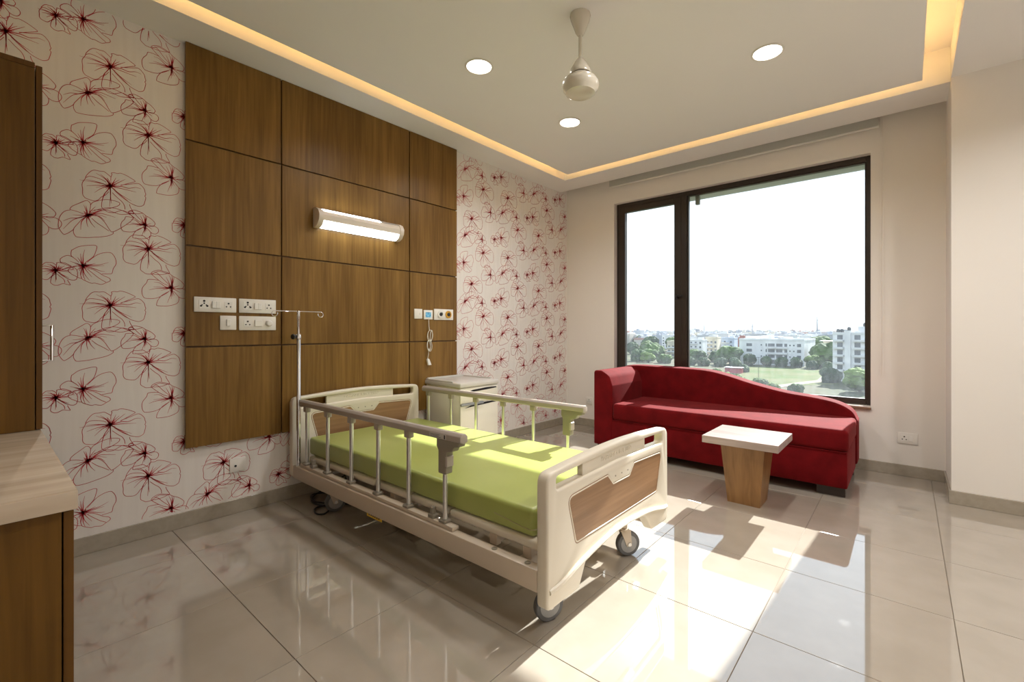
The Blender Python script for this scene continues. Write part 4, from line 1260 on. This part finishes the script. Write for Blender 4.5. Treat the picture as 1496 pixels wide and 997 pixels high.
# ---- cluster of houses behind the trees
def grid_rows(w, floors, n, ww=1.3, wh=1.5, fh=3.1):
    st = w / n
    return [(1.0 + fh * k, wh, [(st * (i + .5), ww) for i in range(n)]) for k in range(floors)]
houses = [
    ('terraced_house', (-117.5, 330, GZ), 0, 9.5, 10, 12.6, 'b_white', 'pale house with open balconies just right of the window mullion', 4, 3),
    ('terraced_house', (-113.2, 352, GZ), .1, 8.5, 12, 14.2, 'b_cream', 'cream four-storey house with arched loggias behind the trees', 4, 3),
    ('terraced_house', (-106.8, 370, GZ), .05, 9.0, 12, 13.6, 'b_blue', 'blue grey narrow house beside the cream loggia house', 4, 2),
    ('terraced_house', (-106.2, 392, GZ), 0, 10.5, 12, 13.4, 'b_brick', 'bare red brick house wall left of the long white block', 0, 0),
    ('terraced_house', (-94.5, 402, GZ), 0, 8.0, 10, 13.0, 'b_white', 'white house with a tall door frame beside the brick wall', 3, 2),
    ('terraced_house', (-134.0, 330, GZ), -.05, 12.5, 12, 11.5, 'b_cream', 'cream house among trees at the left of the window mullion', 3, 4),
    ('terraced_house', (-131.0, 415, GZ), .08, 16, 14, 16.5, 'b_white', 'wide white house with a flat roof above the cream loggia house', 4, 5),
    ('terraced_house', (-112.0, 455, GZ), -.06, 15, 14, 16.0, 'b_grey', 'wide grey house standing behind the brick wall', 4, 5),
    ('terraced_house', (-150.0, 440, GZ), .1, 13, 12, 14.5, 'b_grey', 'grey house at the far left edge of the large pane', 4, 4),
    ('terraced_house', (-86.0, 470, GZ), .04, 14, 14, 15.0, 'b_white', 'white house seen over the left roof of the long white block', 4, 4),
    ('terraced_house', (-196.0, 474, GZ), .1, 16, 12, 14.0, 'b_white', 'white house above the trees in the narrow left pane', 3, 4),
    ('terraced_house', (-38.0, 350, GZ), 0, 11, 12, 12.2, 'b_cream', 'low cream building with a green white roof right of the long white block', 2, 3),
]
for nm, loc, rz, w_, d_, h_, mk, lab, fls, n in houses:
    rr = grid_rows(w_, fls, n) if fls else []
    t = building(nm, loc, rz, w_, d_, h_, M[mk], lab, rr, .8, 'houses beyond the lawn', cat='house')
    if fls >= 3:
        piece(t, 'balcony', M['b_slab'], *[(.3, w_ * .62, -1.1, 0, .9 + 3.1 * k - .25, .9 + 3.1 * k + .55) for k in range(1, fls)])
    piece(t, 'roof_room', M['b_slab'] if mk != 'b_brick' else M['b_brick'], (w_ * .55, w_ * .9, 3, 6.5, h_, h_ + 2.4))
piece(t, 'roof_sheet', M['b_slab'], (-2, 12, -1, 12.5, 13.1, 13.3))

# ---- the dense quarter behind: small flat-roofed houses that look alike
ORD = ['first', 'second', 'third', 'fourth', 'fifth', 'sixth', 'seventh', 'eighth', 'ninth', 'tenth', 'eleventh', 'twelfth']
for row, rname in enumerate(('front', 'second', 'third', 'back')):
    for k in range(11):
        hx, hy = -212 + 15.2 * k + 4 * (row % 2), 503 + 17 * row
        w_, h_ = rnd.uniform(9, 13), rnd.uniform(11.5, 16) + row * .6
        fls = int(h_ // 3.2)
        mk, cname = rnd.choice((('b_white', 'white'), ('b_grey', 'grey'), ('b_cream', 'cream'), ('b_white', 'white'), ('b_blue', 'bluish'), ('b_grey', 'grey')))
        t = building('town_house', (hx, hy, GZ), rnd.uniform(-.08, .08), w_, 10, h_, M[mk],
                     cname + ' flat-roofed house, ' + ORD[k] + ' from the left in the ' + rname + ' row behind', grid_rows(w_, fls, 3, 1.5, 1.6), .8, 'houses of the dense quarter', cat='house')
        piece(t, 'roof_room', M['b_grey'], (w_ * .2, w_ * .55, 2, 5, h_, h_ + 2.3))

# ---- red shed at the edge of the lawn
sh = thing('shed', (-62.5, 226, GZ), 'low red shed at the left edge of the lawn', 'shed')
piece(sh, 'walls', M['b_red'], (0, 7, 0, 4, 0, 2.5))
piece(sh, 'roof', M['b_slab'], (-.4, 7.4, -.5, 4.4, 2.5, 2.75))

# ---- trees
def crown_mesh(name, seed, rx, rz, mt, blobs=9):
    r = random.Random(seed)
    bm = nb()
    for k in range(blobs):
        a = r.uniform(0, 2 * PI); q = r.uniform(.15, .62) if k else 0
        c = Vector((math.cos(a) * rx * q, math.sin(a) * rx * q, rz * r.uniform(-.35, .45) if k else 0))
        s = r.uniform(.42, .62) if k else .72
        t_ = bmesh.new()
        bmesh.ops.create_icosphere(t_, subdivisions=3, radius=1)
        ph = [r.uniform(0, 6.28) for _ in range(6)]
        for v in t_.verts:
            d = v.co.normalized()
            n_ = (math.sin(5 * d.x + ph[0]) * math.sin(5 * d.y + ph[1]) + .7 * math.sin(9 * d.z + ph[2]) * math.sin(8 * d.x + ph[3]) + .5 * math.sin(15 * d.y + ph[4]) * math.sin(14 * d.z + ph[5]))
            v.co = d * (1 + .10 * n_ + r.uniform(-.07, .07))
            v.co = Vector((v.co.x * rx * s, v.co.y * rx * s, v.co.z * rz * s)) + c
        merge(bm, t_)
    return finish(bm, name, M[mt])
CR = [crown_mesh('crown', 3, 1, .82, 'leaf_a'), crown_mesh('crown', 5, 1, .95, 'leaf_b'), crown_mesh('crown', 8, 1, .75, 'leaf_c'), crown_mesh('crown', 13, 1, .7, 'leaf_a', 7)]
TR = finish(lathe(nb(), [(.09, 0), (.06, .5), (.05, 1.0)], at(0, 0, 0), 8), 'trunk', M['bark'])
def tree(x, y, r, hgt, kind, label, group='trees around the lawn', rot=None):
    t = thing('tree', (x, y, GZ), label, 'tree', group)
    c = link('crown', CR[kind], t, local=True)
    c.location = (0, 0, max(hgt - r * .82, r * .45)); c.scale = (r, r, r); c.rotation_euler = (0, 0, rnd.uniform(0, 6.28) if rot is None else rot)
    k = link('trunk', TR, t, local=True)
    k.location = (0, 0, 0); k.scale = (r * .8, r * .8, max(hgt - r, 1.0))
    return t
trees = [
    (-76.0, 282, 7.0, 11.5, 0, 'big green tree in front of the left end of the long white block'),
    (-64.5, 280, 4.4, 7.0, 1, 'dark tree at the foot of the long white block, left of centre'),
    (-57.2, 284, 3.6, 5.6, 1, 'dark low tree at the foot of the long white block, centre'),
    (-50.0, 284, 4.0, 5.4, 1, 'dark low tree under the round windows of the long white block'),
    (-42.2, 284, 3.8, 5.6, 1, 'dark low tree at the right foot of the long white block'),
    (-28.0, 297, 9.5, 14.5, 0, 'tallest green tree between the long white block and the tower block'),
    (-18.5, 275, 5.6, 10.5, 0, 'green tree close to the left side of the tower block'),
    (-35.5, 281, 3.6, 7.5, 2, 'light green tree left of the tower block trees'),
    (-34.0, 274, 3.6, 4.6, 1, 'dark low tree at the far right end of the lawn'),
    (-25.5, 266, 3.8, 4.6, 1, 'dark bush tree beside the dirt track'),
    (-18.5, 209, 4.2, 6.0, 1, 'dark tree at the left foot of the tower block'),
    (-8.6, 184, 5.5, 8.5, 2, 'bright green tree at the foot of the tower block in the window corner'),
    (-.5, 173, 4.5, 8.0, 0, 'green tree in the lowest right corner of the window'),
    (-98.0, 288, 6.0, 8.5, 0, 'round green tree just right of the window mullion'),
    (-88.0, 300, 6.0, 7.6, 0, 'green tree below the brick house'),
    (-82.0, 322, 6.0, 9.5, 0, 'green tree between the brick house and the long white block'),
    (-108.0, 296, 4.6, 6.0, 1, 'dark tree left of the round green tree by the mullion'),
    (-92.0, 262, 4.2, 5.0, 1, 'dark tree of the hedge row left of the red shed'),
    (-84.0, 262, 4.0, 4.8, 1, 'dark tree of the hedge row behind the red shed'),
    (-76.0, 263, 4.0, 4.8, 1, 'dark tree of the hedge row above the red shed'),
    (-69.0, 268, 4.0, 5.0, 1, 'dark tree at the left back corner of the lawn'),
    (-157.0, 345, 9.0, 12.5, 2, 'broad light green tree in the middle of the narrow left pane'),
    (-144.0, 325, 8.5, 11.5, 0, 'broad green tree left of the cream house'),
    (-173.0, 352, 7.0, 10.5, 1, 'dark tree at the left edge of the narrow pane'),
    (-190.0, 420, 10.0, 14.5, 1, 'dark tree higher up in the narrow left pane'),
    (-167.0, 428, 10.0, 15.0, 0, 'green tree higher up in the middle of the narrow left pane'),
    (-155.0, 400, 8.0, 12.5, 0, 'green tree above the cream house in the narrow pane'),
    (-130.0, 275, 6.5, 8.0, 1, 'dark tree low in the narrow left pane, at the left'),
    (-120.0, 268, 4.8, 7.0, 2, 'light green tree low in the narrow left pane'),
    (-109.5, 268, 4.6, 6.0, 0, 'green tree low beside the mullion in the narrow pane'),
    (-134.0, 300, 6.0, 7.5, 0, 'green tree low in the middle of the narrow left pane'),
    (-56.5, 236, 3.0, 2.6, 1, 'round dark bush standing alone on the lawn'),
    (-44.0, 180, 3.2, 2.6, 2, 'brown green bush in the foreground left of the track'),
    (-36.0, 173, 3.0, 2.4, 0, 'low green bush in the foreground by the track'),
    (-55.0, 474, 12.0, 16.0, 0, 'wide green tree on the skyline between block and tower'),
    (-28.0, 470, 12.0, 15.0, 0, 'wide green tree on the skyline left of the tower roof'),
    (-54.0, 200, 2.4, 1.8, 2, 'yellow green scrub bush left of the lawn front edge'),
    (-49.0, 190, 2.6, 2.0, 1, 'dark scrub bush at the lawn front edge'),
    (-30.0, 166, 2.6, 2.2, 2, 'light scrub bush low in the window above the sofa back'),
    (-24.0, 170, 2.4, 2.0, 0, 'green scrub bush right of the dirt track'),
    (-61.0, 212, 2.6, 2.2, 2, 'light scrub bush in front of the red shed'),
]
for x, y, r, hgt, k, lab in trees:
    tree(x, y, r, hgt, k, lab)

# ---- street poles on the lawn
pl = nb(); tube(pl, [(-43.5, 206, GZ), (-43.5, 206, GZ + 9)], .09, 8); tube(pl, [(-44.6, 206, GZ + 8.9), (-42.4, 206, GZ + 8.9)], .08, 6)
single('lamp_post', pl, M['tank'], 'thin dark lamp post standing on the lawn', 'lamp post', (-43.5, 206, GZ))

# ---- the town to the horizon: too many roofs to count
town = nb()
for k in range(2600):
    dist = 625 * math.exp(rnd.uniform(0, 1.6))
    a = math.radians(rnd.uniform(-42, 24))
    x, y = 3 + math.sin(a) * dist, math.cos(a) * dist
    w_, d_, h_ = rnd.uniform(8, 22), rnd.uniform(8, 20), rnd.choice((7, 10, 10, 13, 13, 14, 16)) + rnd.uniform(-1, 1) + (rnd.uniform(2, 7) if rnd.random() < .08 else 0)
    box(town, x - w_ / 2, x + w_ / 2, y, y + d_, GZ, GZ + h_)
    if rnd.random() < .5:
        box(town, x - 2, x + 2, y + 2, y + 6, GZ + h_, GZ + h_ + 2.5)
me = bpy.data.meshes.new('distant_town')
town.to_mesh(me); town.free()
tm = mat('distant_town_render', (.5, .5, .5), .85)
N, L, b = nodes(tm)
ge = N.new('ShaderNodeNewGeometry'); cr = N.new('ShaderNodeValToRGB')
cr.color_ramp.interpolation = 'CONSTANT'
cr.color_ramp.elements[0].color = (.62, .62, .62, 1)
cr.color_ramp.elements[1].position = .3; cr.color_ramp.elements[1].color = (.50, .46, .40, 1)
for ps, cc in ((.45, (.36, .38, .42, 1)), (.62, (.40, .24, .20, 1)), (.72, (.70, .70, .69, 1)), (.88, (.28, .29, .32, 1))):
    e = cr.color_ramp.elements.new(ps); e.color = cc
L.new(ge.outputs['Random Per Island'], cr.inputs[0]); L.new(cr.outputs[0], b.inputs['Base Color'])
me.materials.append(tm)
tw = link('distant_town', me)
tag(tw, 'hazy distant town of flat roofed houses reaching the horizon', 'town', kind='stuff')
wd = nb()
for k in range(160):
    dist = 640 * math.exp(rnd.uniform(0, 1.4)); a = math.radians(rnd.uniform(-40, 22))
    s = rnd.uniform(8, 16)
    t_ = bmesh.new(); bmesh.ops.create_icosphere(t_, subdivisions=2, radius=1)
    for v in t_.verts: v.co = Vector((v.co.x * s, v.co.y * s, v.co.z * s * .55)) * rnd.uniform(.88, 1.1) + Vector((3 + math.sin(a) * dist, math.cos(a) * dist, GZ + rnd.uniform(6, 10) * .7))
    merge(wd, t_)
for k in range(70):                                      # open woodland to the right of the tower block
    x, y, s = rnd.uniform(14, 260), rnd.uniform(250, 620), rnd.uniform(5, 9)
    t_ = bmesh.new(); bmesh.ops.create_icosphere(t_, subdivisions=2, radius=1)
    for v in t_.verts: v.co = Vector((v.co.x * s, v.co.y * s, v.co.z * s * .75)) * rnd.uniform(.86, 1.12) + Vector((x, y, GZ + s * .7))
    merge(wd, t_)
tag(obj('distant_trees', wd, M['leaf_a']), 'distant tree crowns scattered between the far roofs', 'trees', kind='stuff')
# masts on the skyline
for x, y, h_, lab in ((-156, 1250, 52, 'tall thin tower on the skyline above the long white block'), (-235, 1000, 33, 'lattice mast on the skyline above the left of the long white block'), (-330, 1000, 32, 'lattice mast on the skyline above the brick house')):
    ms = nb(); frustum(ms, (x, y), 5, 5, GZ, (x, y), 1.2, 1.2, GZ + h_); box(ms, x - 4, x + 4, y - .4, y + .4, GZ + h_ * .82, GZ + h_ * .85)
    single('skyline_mast', ms, M['b_grey'], lab, 'mast', (x, y, GZ))
